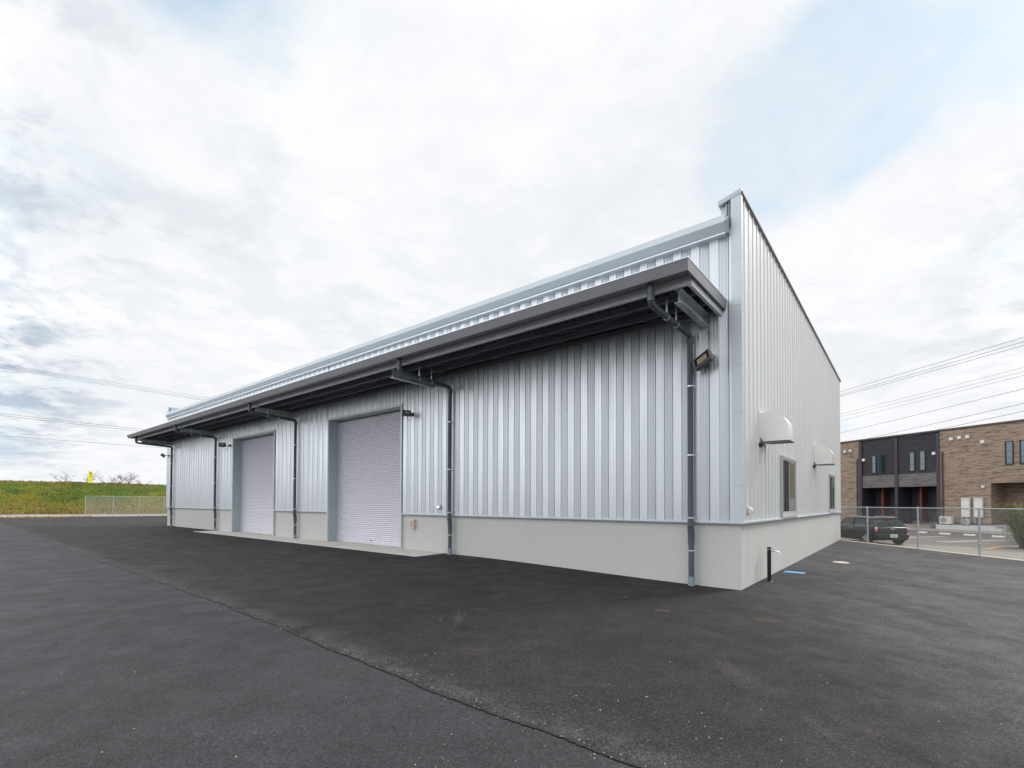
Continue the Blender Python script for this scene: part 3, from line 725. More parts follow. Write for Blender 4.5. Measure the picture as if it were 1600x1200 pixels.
# standpipe tap
tp = WS(1.55, .16, 0); tz = ghw(tp.x, tp.y)
st = empty('standpipe_tap', (tp.x, tp.y, tz), WROT)
b_ = MB(); b_.tube([(0,0,-.02), (0,0,.66)], .038, 20); b_.build('post', M['hydrant'], st, smooth=True)
b_ = MB(); b_.tube([(0,0,.660), (0,0,.674)], .036, 20); b_.build('collar', M['chrome'], st, smooth=True)
b_ = MB(); b_.tube([(0,0,.674), (0,0,.705), (0,0,.709)], [.040, .040, .034], 20); b_.build('cap', M['hydrant'], st, smooth=True)
b_ = MB(); b_.tube([(.03,0,.63), (.09,0,.632), (.15,.0,.628), (.19,0,.612), (.215,0,.575), (.218,0,.56)], [.011,.013,.010,.009,.009,.010], 12)
b_.build('spout', M['chrome'], st, smooth=True)
b_ = MB(); b_.tube([(.09,0,.64), (.09,0,.668)], .010, 10); b_.tube([(.055,-.0,.672), (.125,0,.672)], .007, 8); b_.tube([(.09,-.03,.672), (.09,.03,.672)], .007, 8)
b_.build('handle', M['chrome'], st, smooth=True)
b_ = MB(); b_.tube([(0,0,.0), (0,0,.012)], [.075,.05], 20); b_.build('foot', M['hydrant'], st)
tag(st, 'slim black standpipe with chrome tap beside the warehouse corner', 'tap')

# ------------------------------------------------------------------ covers in the asphalt
def on(x, y, dz=.004): return (x, y, ghw(x, y)+dz)
c_ = W(-.33, -3.36); 
e = empty('meter_cover', on(c_.x, c_.y), WROT)
b_ = MB(); b_.box(-.21, .21, -.135, .135, -.02, .004); b_.build('frame', M['trim_dark'], e)
b_ = MB(); b_.box(-.19, .19, -.115, .115, .004, .009); b_.build('lid', M['blue'], e, bevel=.002)
b_ = MB()
for k in range(3): b_.box(-.10+k*.075, -.06+k*.075, -.02, .02, .009, .0105)
b_.build('lid_marks', M['white'], e)
tag(e, 'bright blue rectangular meter cover in the asphalt beside the side wall', 'meter cover')
c_ = W(-.95, -6.60)
e = empty('drain_cover', on(c_.x, c_.y), 0)
b_ = MB(); b_.tube([(0,0,-.02), (0,0,.004)], .20, 28); b_.build('rim', M['apron'], e)
b_ = MB(); b_.tube([(0,0,.0), (0,0,.009)], .17, 28); b_.build('lid', M['white'], e)
tag(e, 'round white drain cover in the asphalt between the warehouse and the wire fence', 'drain cover')
def manhole(s_, o_, r, label):
    # shallow iron cover in a ring
    c_ = W(s_, o_); e = empty('manhole_cover', on(c_.x, c_.y), random.uniform(0, 3))
    b_ = MB(); n = 32
    b_.poly([(r*math.cos(2*math.pi*k/n), r*math.sin(2*math.pi*k/n), .0) for k in range(n)]+[(r*.9*math.cos(2*math.pi*k/n), r*.9*math.sin(2*math.pi*k/n), .004) for k in range(n)], [(k, (k+1) % n, n+(k+1) % n, n+k) for k in range(n)])
    b_.build('rim', M['rust'], e)
    b_ = MB(); b_.tube([(0,0,-.01), (0,0,-.001)], r*.9, 32)
    for k in range(-3, 4):
        for j in range(-3, 4):
            if (k*k+j*j)*.052**2*(r/.17)**2 < (r*.8)**2: b_.box(k*.048*r/.17-.010, k*.048*r/.17+.010, j*.048*r/.17-.010, j*.048*r/.17+.010, -.001, .003)
    b_.build('lid', M['rust'], e)
    tag(e, label, 'manhole cover', 'small rusty manhole covers in the asphalt')
manhole(.44, 2.64, .115, 'small rusty round cover in the asphalt in front of the nearest downpipe')
manhole(-.87, 2.25, .15, 'larger rusty round cover in the asphalt in front of the building corner')
manhole(1.30, 2.10, .085, 'faint dirty round cover in the asphalt, leftmost and smallest of the three')

# loose chippings
pb = MB(); rr = random.Random(3)
for (x, y) in [(-1.29,4.69),(-.89,5.05),(-.97,4.91),(.54,4.06),(.76,3.58),(.86,4.32),(.02,3.96)]+[(rr.uniform(-6, 9), rr.uniform(2.7, 8.5)) for _ in range(120)]+[(rr.uniform(-.6, 2.0), rr.uniform(2.8, 4.2)) for _ in range(50)]+[tuple((W((t:=rr.uniform(-3, 9)), SEAM+rr.gauss(-.03, .07)-.42*sm((t-5)/36))).to_2d()) for _ in range(260)]:
    v = Vector((x, y))-C0
    r_ = rr.uniform(.003, .0075); z = gh(v.dot(d1), -v.dot(d2)) - (.007 if -v.dot(d2) > SEAM+.05 else 0)
    P_ = [(x+r_*rr.uniform(.7,1.3)*math.cos(a), y+r_*rr.uniform(.7,1.3)*math.sin(a), z) for a in (0, 1.2, 2.5, 3.8, 5.0)]
    pb.poly(P_+[(x, y, z+r_*.9)], [(0,1,5),(1,2,5),(2,3,5),(3,4,5),(4,0,5)])
M['stone'] = mat('chippings', (.34, .31, .28), .8, 0, .4, 9)
tag(pb.build('gravel', M['stone']), 'scattered pale stone chippings on the asphalt', 'gravel', kind='stuff')

# ------------------------------------------------------------------ chain-link fences
def fence(name, pts, height, base, label, mesh_pitch=.056, wire=.0020, extra_posts=None):
    # pts: post feet (x,y); mesh runs straight between first and last
    e = empty(name, (pts[0][0], pts[0][1], base(*pts[0])))
    z0 = Vector((pts[0][0], pts[0][1], base(*pts[0])))
    for (x, y) in pts:
        z = base(x, y); b_ = MB(); q = Vector((x, y, z))-z0
        b_.tube([q+Vector((0,0,-.1)), q+Vector((0,0,height))], .030, 14)
        b_.tube([q+Vector((0,0,height)), q+Vector((0,0,height+.025))], [.033, .018], 14)
        o = b_.build('post', M['fence'], e, smooth=True, angle=50)
        c = MB()
        for zz in (.25, .6, .95): c.tube([q+Vector((0,0,zz*height)), q+Vector((0,0,zz*height+.02))], .034, 14)
        c.build('band', M['clip'], o)
    A_ = Vector((pts[0][0], pts[0][1], base(*pts[0])))-z0; B_ = Vector((pts[-1][0], pts[-1][1], base(*pts[-1])))-z0
    b_ = MB(); b_.tube([A_+Vector((0,0,height-.02)), B_+Vector((0,0,height-.02))], .021, 10); b_.build('top_rail', M['fence'], e, smooth=True)
    L = (B_-A_).length; u = (B_-A_).normalized(); Hm = height-.07
    m_ = MB(); n = int(L/(mesh_pitch*1.414)); dx = L/n; side = u.cross(Vector((0,0,1)))*wire
    def wireseg(a, b, off):
        (s1, h1), (s2, h2) = a, b
        p1 = A_+u*s1+Vector((0,0,h1+.04)); p2 = A_+u*s2+Vector((0,0,h2+.04)); d_ = (p2-p1).normalized(); w_ = d_.cross(side).normalized()*wire; sd2 = side
        m_.poly([p1+w_+off, p1+sd2+off, p1-w_+off, p1-sd2+off, p2+w_+off, p2+sd2+off, p2-w_+off, p2-sd2+off], [(0,1,5,4),(1,2,6,5),(2,3,7,6),(3,0,4,7)])
    for k in range(-int(Hm/dx)-1, n+1):
        s1 = k*dx
        a0 = max(0, -s1); a1 = min(Hm, L-s1)
        if a1 > a0: wireseg((s1+a0, a0), (s1+a1, a1), side*.5); wireseg((s1+a0, Hm-a0), (s1+a1, Hm-a1), -side*.5)
    for hh in (0, Hm*.5, Hm): wireseg((0, hh), (L, hh), side*2)
    m_.build('wire_mesh', M['mesh'], e)
    return tag(e, label, 'fence')
RY = [22.95, 20.51, 17.96, 15.60, 13.2, 10.8, 8.4, 6.0]
fence('chain_link_fence', [(15.05, y) for y in RY], 1.52, lambda x, y: -.02, 'galvanised chain-link fence on a kerb between the yard and the car park', .056, .0023)
LF = [(-40.94+1.502*k, 46.48+1.40*k) for k in range(0, 12)]
fence('chain_link_fence', LF, 2.0, lambda x, y: .13, 'galvanised chain-link fence at the far edge of the yard before the grass bank', .075, .0045)

# ------------------------------------------------------------------ left: path, bank, sign, trees
M['path'] = mat('pale_path', (.26, .225, .20), .9, 0, .15, .8)
M['dry'] = mat('dry_orange_weeds', (.42, .24, .07), .95, 0, .5, 3)
u_ = Vector((.735, .68)); n_ = Vector((-.68, .735))
def strip_at(p0, a, b, w0, w1, z): return [(p0.x+u_.x*a+n_.x*w0, p0.y+u_.y*a+n_.y*w0, z), (p0.x+u_.x*b+n_.x*w0, p0.y+u_.y*b+n_.y*w0, z), (p0.x+u_.x*b+n_.x*w1, p0.y+u_.y*b+n_.y*w1, z), (p0.x+u_.x*a+n_.x*w1, p0.y+u_.y*a+n_.y*w1, z)]
P0 = Vector((-40.9, 46.3))
b_ = MB(); b_.poly(strip_at(P0, -60, 60, 0, 14, .134), [(0,1,2,3)]); b_.poly(strip_at(P0, -60, 60, 0, -.0, -.42)[:2]+strip_at(P0, -60, 60, 0, 0, .134)[:2][::-1], [(0,1,2,3)])
struct(b_.build('path', M['path']))
b_ = MB()
b_.poly(strip_at(P0, -7, 0.5, -.28, .12, .142), [(0,1,2,3)])
for k in range(500):
    a = random.uniform(-7, .6); w_ = random.uniform(-.3, .5); p = P0+u_*a+n_*w_; h_ = random.uniform(.03, .16); t = random.uniform(0, 6.28)
    b_.poly([(p.x-.05*math.cos(t), p.y-.05*math.sin(t), .13), (p.x+.05*math.cos(t), p.y+.05*math.sin(t), .13), (p.x+random.uniform(-.08,.08), p.y, .13+h_)], [(0,1,2)])
tag(b_.build('weeds', M['dry']), 'dry orange weeds along the far asphalt edge', 'weeds', kind='stuff')

def bank_mat():
    m = mat('bank_grass', (.09, .11, .02), .95); t = m.node_tree; b = t.nodes['Principled BSDF']
    tc = N(t, 'ShaderNodeTexCoord')
    def noise(s, d=6, off=0, st=(1,1,1)):
        mp = N(t, 'ShaderNodeMapping'); mp.inputs['Location'].default_value = (off, off, 0); mp.inputs['Scale'].default_value = st; lk(t, tc.outputs['Object'], mp.inputs[0])
        n = N(t, 'ShaderNodeTexNoise'); n.inputs['Scale'].default_value = s; n.inputs['Detail'].default_value = d; n.inputs['Roughness'].default_value = .65; lk(t, mp.outputs[0], n.inputs[0]); return n.outputs[0]
    sx = N(t, 'ShaderNodeSeparateXYZ'); lk(t, tc.outputs['Object'], sx.inputs[0]); z = sx.outputs[2]
    c = mixc(t, maprange(t, noise(.16, 8), .42, .58), (.055, .105, .008), (.125, .115, .013))
    c = mixc(t, maprange(t, noise(.3, 8, 9), .50, .62, 0, .85), c, (.032, .072, .012))
    low = math_n(t, 'MULTIPLY', maprange(t, z, .9, 1.9, 1, 0), maprange(t, noise(.5, 5, 4), .3, .6, .3, 1))
    c = mixc(t, math_n(t, 'MULTIPLY', low, .75), c, (.165, .105, .026))
    hi = math_n(t, 'MULTIPLY', maprange(t, z, 3.6, 4.5, 0, 1), maprange(t, noise(.4, 5, 14), .35, .6, .2, 1))
    c = mixc(t, math_n(t, 'MULTIPLY', hi, .75), c, (.165, .075, .028))
    c = mixc(t, maprange(t, noise(.45, 4, 31), .69, .74, 0, .9), c, (.38, .26, .16))
    n = noise(3.5, 8); vm = N(t, 'ShaderNodeVectorMath', operation='SCALE'); lk(t, c, vm.inputs[0]); lk(t, maprange(t, n, .3, .7, .70, 1.4, False), vm.inputs['Scale'])
    lk(t, vm.outputs[0], b.inputs['Base Color']); b.inputs['Specular IOR Level'].default_value = .1
    bp = N(t, 'ShaderNodeBump'); bp.inputs['Distance'].default_value = .25; lk(t, noise(2.2, 8), bp.inputs['Height']); lk(t, bp.outputs[0], b.inputs['Normal'])
    return m
M['bank'] = bank_mat()
Bc = [Vector(p) for p in ((-140, 15), (-80, 38), (-58.9, 52.5), (-49, 54.6), (-41, 58.5), (-24, 74), (20, 120))]
Cc = [Vector(p) for p in ((-160, 0), (-100, 30), (-69.6, 66), (-63.3, 73.4), (-57.8, 81), (-40, 105), (10, 170))]
def interp(L_, t):
    n = len(L_)-1; x = max(0, min(n-1e-6, t*n)); i = int(x); f_ = x-i
    p0 = L_[max(0, i-1)]; p1 = L_[i]; p2 = L_[i+1]; p3 = L_[min(n, i+2)]
    return .5*((2*p1)+(p2-p0)*f_+(2*p0-5*p1+4*p2-p3)*f_**2+(3*p1-p0-3*p2+p3)*f_**3)
from mathutils import noise as mn
def bank_pt(t, v):
    a = interp(Bc, t); c = interp(Cc, t)
    if v <= 1:
        p = a.lerp(c, v); h = .13+(4.42-.13)*(sm(v)*.75+v*.25)
    else:
        p = c+(c-a)*(v-1); h = 4.42-max(0, v-1.25)*3.0
    h += (mn.noise(Vector((p.x*.25, p.y*.25, 0)))*.22+mn.noise(Vector((p.x*.9, p.y*.9, 3)))*.10)*min(1, v*4)*(.35 if .93 < v < 1.3 else 1)
    return (p.x, p.y, h)
bk_ = MB(); bk_.strip([[bank_pt(i/260, j/34*2.0) for j in range(35)] for i in range(261)])
struct(bk_.build('grass_bank', M['bank'], smooth=True, angle=80))
def blade_mat(name, ca, cb_):
    m = mat(name, ca, .8); t = m.node_tree; b = t.nodes['Principled BSDF']; oi = N(t, 'ShaderNodeTexCoord')
    n = N(t, 'ShaderNodeTexNoise'); n.inputs['Scale'].default_value = 1.2; n.inputs['Detail'].default_value = 6; lk(t, oi.outputs['Object'], n.inputs[0])
    lk(t, mixc(t, maprange(t, n.outputs[0], .35, .65), ca, cb_), b.inputs['Base Color']); return m
M['blades'] = blade_mat('grass_blades', (.075, .115, .012), (.19, .125, .03))
gm_ = MB(); rg = random.Random(11)
for k in range(8000):
    t = rg.uniform(.22, .80); v = rg.random()*1.04; x, y, z = bank_pt(t, v)
    h_ = rg.uniform(.10, .30)*(1.0 if v < .9 else .75); w_ = rg.uniform(.03, .09); a = rg.uniform(0, 3.14); ca, sa = math.cos(a), math.sin(a)
    gm_.poly([(x-w_*ca, y-w_*sa, z-.05), (x+w_*ca, y+w_*sa, z-.05), (x+rg.uniform(-.12,.12), y+rg.uniform(-.12,.12), z+h_)], [(0,1,2)])
tag(gm_.build('grass', M['blades']), 'rough green and brown grass covering the bank', 'grass', kind='stuff')

# yellow sign on the bank
M['yellow'] = mat('yellow_board', (1.0, .95, .0), .5)
t_ = .5
sp_ = Vector((-59.6, 68.4)); zb = 4.12
e = empty('yellow_sign', (sp_.x, sp_.y, zb), math.atan2(-sp_.x, sp_.y) if False else math.atan2(sp_.y, sp_.x)-math.pi/2)
b_ = MB(); b_.box(-.225, .225, -.03, .03, .12, 1.72); b_.build('board', M['yellow'], e)
b_ = MB(); b_.box(-.16, -.11, .0, .05, -.6, .12); b_.box(.11, .16, .0, .05, -.6, .12); b_.build('post', M['lamp'], e)
b_ = MB()
def glyph(mb, cx, cz, s_, seedv, y=-.034):
    q = random.Random(seedv)
    mb.box(cx-s_, cx+s_, y, y+.003, cz+s_*.55, cz+s_*.80); mb.box(cx-s_*.9, cx+s_*.9, y, y+.003, cz-s_*.1, cz+s_*.12)
    mb.box(cx-s_*.12, cx+s_*.12, y-.001, y+.002, cz-s_*.9, cz+s_*.9)
    if seedv % 2: mb.box(cx-s_*.8, cx-s_*.55, y-.001, y+.002, cz-s_*.8, cz+s_*.5); mb.box(cx+s_*.55, cx+s_*.8, y-.001, y+.002, cz-s_*.8, cz+s_*.5)
b_.box(-.13, .15, -.034, -.031, 1.57, 1.64)
glyph(b_, .0, 1.33, .13, 1); glyph(b_, .0, .97, .10, 2)
b_.box(-.03, .05, -.034, -.031, .56, .60)
b_.build('lettering', M['black'], e)
tag(e, 'tall narrow yellow board with black characters standing on the grass bank', 'sign')

M['bark'] = mat('bare_bark', (.12, .09, .10), .9)
def bare_tree(x, y, z, height, spread, seedv, label, nb=5, lean=0):
    q = random.Random(seedv); e = empty('bare_tree', (x, y, z))
    tr = MB(); cr_ = MB()
    def grow(p, d, L_, r, lv, mb):
        pts = [p]; dd = d.copy()
        for k in range(4):
            dd = (dd+Vector((q.uniform(-.25,.25), q.uniform(-.25,.25), q.uniform(-.12,.22)))).normalized(); p = p+dd*L_/4; pts.append(p)
        mb.tube(pts, [r, r*.85, r*.7, r*.6, r*.5], 5)
        if lv > 0:
            for k in range(nb if lv > 1 else nb+1):
                t = q.randint(1, 4); a = q.uniform(0, 6.28)
                nd = (dd*.6+Vector((math.cos(a), math.sin(a), q.uniform(-.15, .6)))*spread).normalized()
                grow(pts[t], nd, L_*q.uniform(.5, .8), r*.5, lv-1, cr_)
    grow(Vector((0,0,0)), Vector((lean, 0, 1)).normalized(), height*.5, height*.018, 3, tr)
    tr.build('trunk', M['bark'], e); cr_.build('crown', M['bark'], e)
    return tag(e, label, 'tree', 'bare trees behind the grass bank')
bare_tree(-61.5, 76.5, 2.6, 4.6, 1.3, 5, 'bare tree with a twisted crown just right of the yellow sign, tallest on the bank', 5, .3)
bare_tree(-66.6, 76, 2.8, 4.1, 1.5, 9, 'low bare shrub tree behind the bank immediately left of the yellow sign', 5)
bare_tree(-70.3, 76, 3.0, 4.0, 1.7, 14, 'low wide bare shrub tree behind the bank, leftmost of the bare trees', 5)
bare_tree(-64.0, 76.5, 2.7, 4.1, 1.6, 23, 'bare shrub tree behind the bank whose twigs meet the yellow sign from the right', 5)
bare_tree(-59.3, 78, 3.0, 3.8, 1.6, 31, 'low bare shrub tree behind the bank, rightmost of the bare trees', 4)

# ------------------------------------------------------------------ overhead lines
M['cable'] = mat('cable', (.05, .045, .05), .6)
def wire(a, b, label, group, r=.014, ext=(1.5, 2.5), sag=.35):
    A_ = Vector(a); B_ = Vector(b); m_ = MB(); pts = []
    for k in range(41):
        t = -ext[0]+(1+ext[0]+ext[1])*k/40; p = A_.lerp(B_, t); p.z += sag*.08*(t*(t-1)); pts.append(p)
    m_.tube([p-pts[0] for p in pts], r, 5)
    o = m_.build('power_line', M['cable']); o.location = pts[0]
    tag(o, label, 'power line', group)
gl_ = 'power lines over the grass bank'
for a, b, lab in (((-46.36, 43.6, 14), (-36.1, 57.7, 14), 'topmost thin wire of the upper left trio over the bank'),
                  ((-46.7, 43.9, 13.95), (-36.4, 58.3, 13.86), 'middle thin wire of the upper left trio over the bank'),
                  ((-47.0, 44.3, 13.85), (-36.7, 58.2, 13.75), 'lowest thin wire of the upper left trio over the bank'),
                  ((-49.0, 46.1, 10), (-43.3, 55.7, 10), 'upper dark wire of the middle left pair ending at the canopy tip'),
                  ((-49.1, 46.2, 9.82), (-43.6, 55.4, 9.76), 'lower dark wire of the middle left pair ending at the canopy tip'),
                  ((-46.1, 43.4, 7.5), (-40.0, 50.7, 7.5), 'single faint lowest wire above the grass bank at left')):
    wire(a, b, lab, gl_, .016 if a[2] > 9 and a[2] < 11 else .012)
gr_ = 'power lines in front of the apartment building'
for (ya, yb, h_, lab) in ((611, 526, 11.0, 'topmost wire of the upper right trio in the sky'), (616, 533, 10.8, 'middle wire of the upper right trio in the sky'), (618.5, 539, 10.6, 'lowest wire of the upper right trio in the sky'),
                     (646, 573.5, 9.5, 'topmost faint wire of the second right trio'), (651, 580, 9.3, 'middle faint wire of the second right trio'), (656.5, 586, 9.1, 'lowest faint wire of the second right trio'),
                     (676, 607, 8.0, 'single wire between the right trios and the apartment roof'), (694, 630, 7.0, 'dark wire skimming just above the apartment roof'), (703.5, 642, 6.6, 'lowest dark wire crossing the top of the apartment wall')):
    za = (h_-EYE)*756.5/(788.0-ya); zb_ = (h_-EYE)*756.5/(789.6-yb)
    wire((za*.681, za, h_), (zb_*1.0605, zb_, h_), lab, gr_, .008 if 573 < yb < 590 else .012, (1.0, .55))

# ------------------------------------------------------------------ apartment building
def stone_mat(name, ca, cb_, cd, sc_=1.0, bump=.02):
    m = mat(name, ca, .85); t = m.node_tree; b = t.nodes['Principled BSDF']; tc = N(t, 'ShaderNodeTexCoord')
    sx = N(t, 'ShaderNodeSeparateXYZ'); lk(t, tc.outputs['Object'], sx.inputs[0])
    cb2 = N(t, 'ShaderNodeCombineXYZ'); lk(t, math_n(t, 'ADD', sx.outputs[0], math_n(t, 'MULTIPLY', sx.outputs[1], .7)), cb2.inputs[0]); lk(t, sx.outputs[2], cb2.inputs[2])
    def noise(st, s, d=4, dist=.6):
        mp = N(t, 'ShaderNodeMapping'); mp.inputs['Scale'].default_value = st; lk(t, cb2.outputs[0], mp.inputs[0])
        n = N(t, 'ShaderNodeTexNoise'); n.inputs['Scale'].default_value = s; n.inputs['Detail'].default_value = d; n.inputs['Distortion'].default_value = dist; lk(t, mp.outputs[0], n.inputs[0]); return n.outputs[0]
    n1 = noise((1, 1, 7), .9*sc_); n2 = noise((1, 1, 7.5), 1.5*sc_, 3, 1.0)
    c = mixc(t, maprange(t, n1, .35, .62), ca, cb_); c = mixc(t, maprange(t, n2, .50, .62, 0, .9), c, cd)
    br = N(t, 'ShaderNodeTexBrick'); br.inputs['Color1'].default_value = (1,1,1,1); br.inputs['Color2'].default_value = (.88,.88,.88,1); br.inputs['Mortar'].default_value = (.55,.5,.5,1)
    br.inputs['Scale'].default_value = 1; br.inputs['Mortar Size'].default_value = .008; br.inputs['Brick Width'].default_value = 3.03; br.inputs['Row Height'].default_value = .455; br.offset = 0
    mp = N(t, 'ShaderNodeCombineXYZ'); lk(t, sx.outputs[0], mp.inputs[0]); lk(t, sx.outputs[2], mp.inputs[1]); lk(t, mp.outputs[0], br.inputs['Vector'])
    c = mixc(t, .6, c, br.outputs[0], 'MULTIPLY')
    lk(t, c, b.inputs['Base Color'])
    bp = N(t, 'ShaderNodeBump'); bp.inputs['Distance'].default_value = bump; lk(t, math_n(t, 'ADD', n1, n2), bp.inputs['Height']); lk(t, bp.outputs[0], b.inputs['Normal'])
    return m
M['stone_brown'] = stone_mat('brown_stone_siding', (.29, .215, .158), (.345, .265, .20), (.15, .108, .082))
M['stone_dark'] = stone_mat('dark_siding', (.035, .033, .040), (.046, .043, .052), (.028, .026, .032), 1, .008)
M['stone_grey'] = stone_mat('grey_band_siding', (.14, .13, .125), (.18, .168, .16), (.10, .095, .09))
M['pil'] = mat('dark_pilaster', (.036, .032, .046), .5)
M['door'] = mat('red_brown_door', (.085, .022, .014), .5)
M['post_orange'] = mat('orange_brown_panel', (.13, .048, .026), .55)
M['roofedge'] = mat('roof_edge', (.07, .055, .05), .6)
M['found'] = mat('foundation', (.30, .29, .27), .9, 0, .1, 3)
M['slab_brown'] = mat('porch_paving', (.27, .23, .19), .9, 0, .12, 2)
M['white_block'] = mat('pale_block', (.55, .56, .55), .8, 0, .06, 3)
M['glass_blue'] = mat('sky_glass', (.05, .10, .135), .05, 0, spec=.8)
M['vent'] = mat('vent_white', (.68, .67, .64), .5)
M['dp_brown'] = mat('brown_downpipe', (.045, .028, .024), .5)
M['paint'] = mat('road_paint', (.72, .70, .67), .8, 0, .12, 8)
M['paint_y'] = mat('yellow_paint', (.60, .38, .04), .8, 0, .2, 8)
AX, AY = 32.5688, 38.5; ad = Vector((.30454, -.9525)); an = Vector((-.9525, -.30454))
AROT = math.atan2(ad.y, ad.x)
apt = empty('apartment_building', (AX, AY, 0), AROT)
tag(apt, 'two-storey brown stone-clad apartment building with dark entrance bay beyond the fence', 'apartment building')
TOP = 7.27; B0 = .26
def ab(mb, t0, t1, y0, y1, z0, z1): return mb.box(t0, t1, y0, y1, z0, z1)     # y: depth into the building
w = MB(); ab(w, -17, -5.0, 0, 9, B0, TOP); ab(w, 1.30, 4.43, 0, 9, B0, TOP); ab(w, 4.43, 7.6, 0, 9, 3.15, TOP); ab(w, 7.6, 15, 0, 9, B0, TOP); ab(w, 4.43, 7.6, 1.7, 9, B0, 3.15)
w.build('wall', M['stone_brown'], apt)
w = MB(); ab(w, -4.73, -1.96, .05, 9, 4.12, TOP); ab(w, -1.74, 1.09, .05, 9, 4.12, TOP)
ab(w, -5.0, 1.3, 1.6, 9, B0, 4.12); w.build('dark_wall', M['stone_dark'], apt)
w = MB(); ab(w, -4.73, -1.96, .03, 1.6, 3.07, 4.12); ab(w, -1.74, 1.09, .03, 1.6, 3.07, 4.12); w.build('balcony_band', M['stone_grey'], apt)
for a, b in ((-5.0, -4.73), (-1.96, -1.74), (1.09, 1.30)):
    w = MB(); ab(w, a, b, -.06, 1.6, -.25, TOP-.12); w.build('pilaster', M['pil'], apt)
w = MB(); ab(w, -17.1, 15.1, -.08, 9.1, TOP, TOP+.13); w.build('roof_edge', M['roofedge'], apt)
w = MB(); ab(w, -17, -5, .03, 9, -.4, B0-.05); ab(w, 1.3, 15, .03, 9, -.4, B0-.05); ab(w, -5, 1.3, 1.7, 9, -.4, B0)
w.build('foundation', M['found'], apt)
w = MB(); ab(w, -17, -5, .015, .5, B0-.05, B0-.0); ab(w, 1.3, 4.43, .015, .5, B0-.05, B0); ab(w, 7.6, 15, .015, .5, B0-.05, B0); w.build('base_trim', M['black'], apt)
for a in (-4.30, -1.30):
    d = MB(); ab(d, a, a+.62, 1.52, 1.6, B0-.02, 2.85); do = d.build('door', M['door'], apt)
    d = MB(); ab(d, a+.50, a+.54, 1.46, 1.52, 1.0, 1.7); d.build('handle', M['chrome'], do)
    d = MB(); ab(d, a+.62, a+.74, .9, 1.58, B0-.02, 3.05); d.build('door_panel', M['post_orange'], do)
for a in (6.2,):
    d = MB(); ab(d, a, a+.95, 1.62, 1.7, B0-.02, 2.6); d.build('door', M['door'], apt)
d = MB(); ab(d, -4.73, 1.09, 0.05, 1.6, 3.05, 3.068); ab(d, 4.44, 7.59, .01, 1.7, 3.13, 3.149); d.build('soffit', M['pil'], apt)
def awin(t0, t1, z0, z1, y, opened=False):
    f_ = MB(); F_ = .06
    ab(f_, t0, t0+F_, y-.05, y+.02, z0, z1); ab(f_, t1-F_, t1, y-.05, y+.02, z0, z1); ab(f_, t0+F_, t1-F_, y-.05, y+.02, z1-F_, z1); ab(f_, t0+F_, t1-F_, y-.05, y+.02, z0, z0+F_)
    o = f_.build('window', M['black'], apt)
    g_ = MB(); ab(g_, t0+F_, t1-F_, y-.015, y-.005, z0+F_, z1-F_); g_.build('pane', M['glass_dark'] if opened else M['glass_blue'], o)
    br = MB(); ab(br, t0+F_, t1-F_, y-.02, y-.015, (z0*.45+z1*.55), (z0*.45+z1*.55)+.02); ab(br, t0+F_, t1-F_, y-.02, y-.015, (z0*.7+z1*.3), (z0*.7+z1*.3)+.02); br.build('glazing_bar', M['black'], o)
    if opened:
        Mt = Matrix.Translation((t0+.30, y-.20, (z0+z1)/2)) @ Matrix.Rotation(R(80), 4, 'Z')
        s_ = MB(); s_.cbox(Mt, .40, .03, z1-z0-.1); s_.build('open_sash', M['glass_blue'], o)
awin(-3.93, -3.52, 4.31, 5.87, .05); awin(-3.36, -2.80, 4.32, 5.90, .05, True); awin(-.91, -.47, 4.31, 5.90, .05); awin(-.16, .30, 4.32, 5.92, .05)
awin(5.26, 5.72, 4.36, 6.02, 0); awin(6.04, 6.5, 4.36, 6.02, 0); awin(9.0, 9.5, 4.36, 6.0, 0)
for t_, z_, y_ in ((-4.58, 5.54, .05), (.91, 5.6, .05), (-6.26, 6.47, 0), (-5.75, 6.48, 0), (2.1, 6.58, 0), (2.62, 6.6, 0), (3.13, 6.61, 0), (4.02, 6.13, 0), (4.01, 2.91, 0)):
    v = MB(); s_ = .115 if t_ != 4.01 else .09; ab(v, t_-s_, t_+s_, y_-.12, y_+.01, z_-s_, z_+s_); o = v.build('wall_vent', M['vent'], apt, bevel=.02)
for t_ in (1.50, -5.14):
    v = MB(); v.tube([(t_, -.08, .3), (t_, -.08, 5.55), (t_, .0, 5.66)], .05, 10); v.build('downpipe', M['dp_brown'], apt, smooth=True)
# porch, pavement strip and kerb before the building
v = MB(); v.box(AX-60, AX-59, 0, 1, -5, -4)
def aw(t_, y_, z_): p = Vector((AX, AY))+ad*t_-an*y_; return (p.x, p.y, z_)
def aquad(mb, t0, t1, y0, y1, z0, z1):
    P_ = [aw(t0,y0,z0), aw(t1,y0,z0), aw(t1,y1,z0), aw(t0,y1,z0), aw(t0,y0,z1), aw(t1,y0,z1), aw(t1,y1,z1), aw(t0,y1,z1)]
    mb.poly(P_, [(0,3,2,1),(4,5,6,7),(0,1,5,4),(1,2,6,5),(2,3,7,6),(3,0,4,7)])
v = MB(); aquad(v, -17, 15, -1.55, .02, -.4, -.23); aquad(v, -4.6, 1.0, -.7, 1.68, -.229, .02); struct(v.build('pavement', M['slab_brown']))
v = MB(); aquad(v, -17, 15, -1.72, -1.56, -.4, -.20); struct(v.build('kerb', M['thin_kerb']))
v = MB(); aquad(v, 1.3, 4.9, -.55, -.02, -.229, .10); aquad(v, 4.9, 5.3, -.55, -.02, -.229, -.04); struct(v.build('service_plinth', M['white_block']))

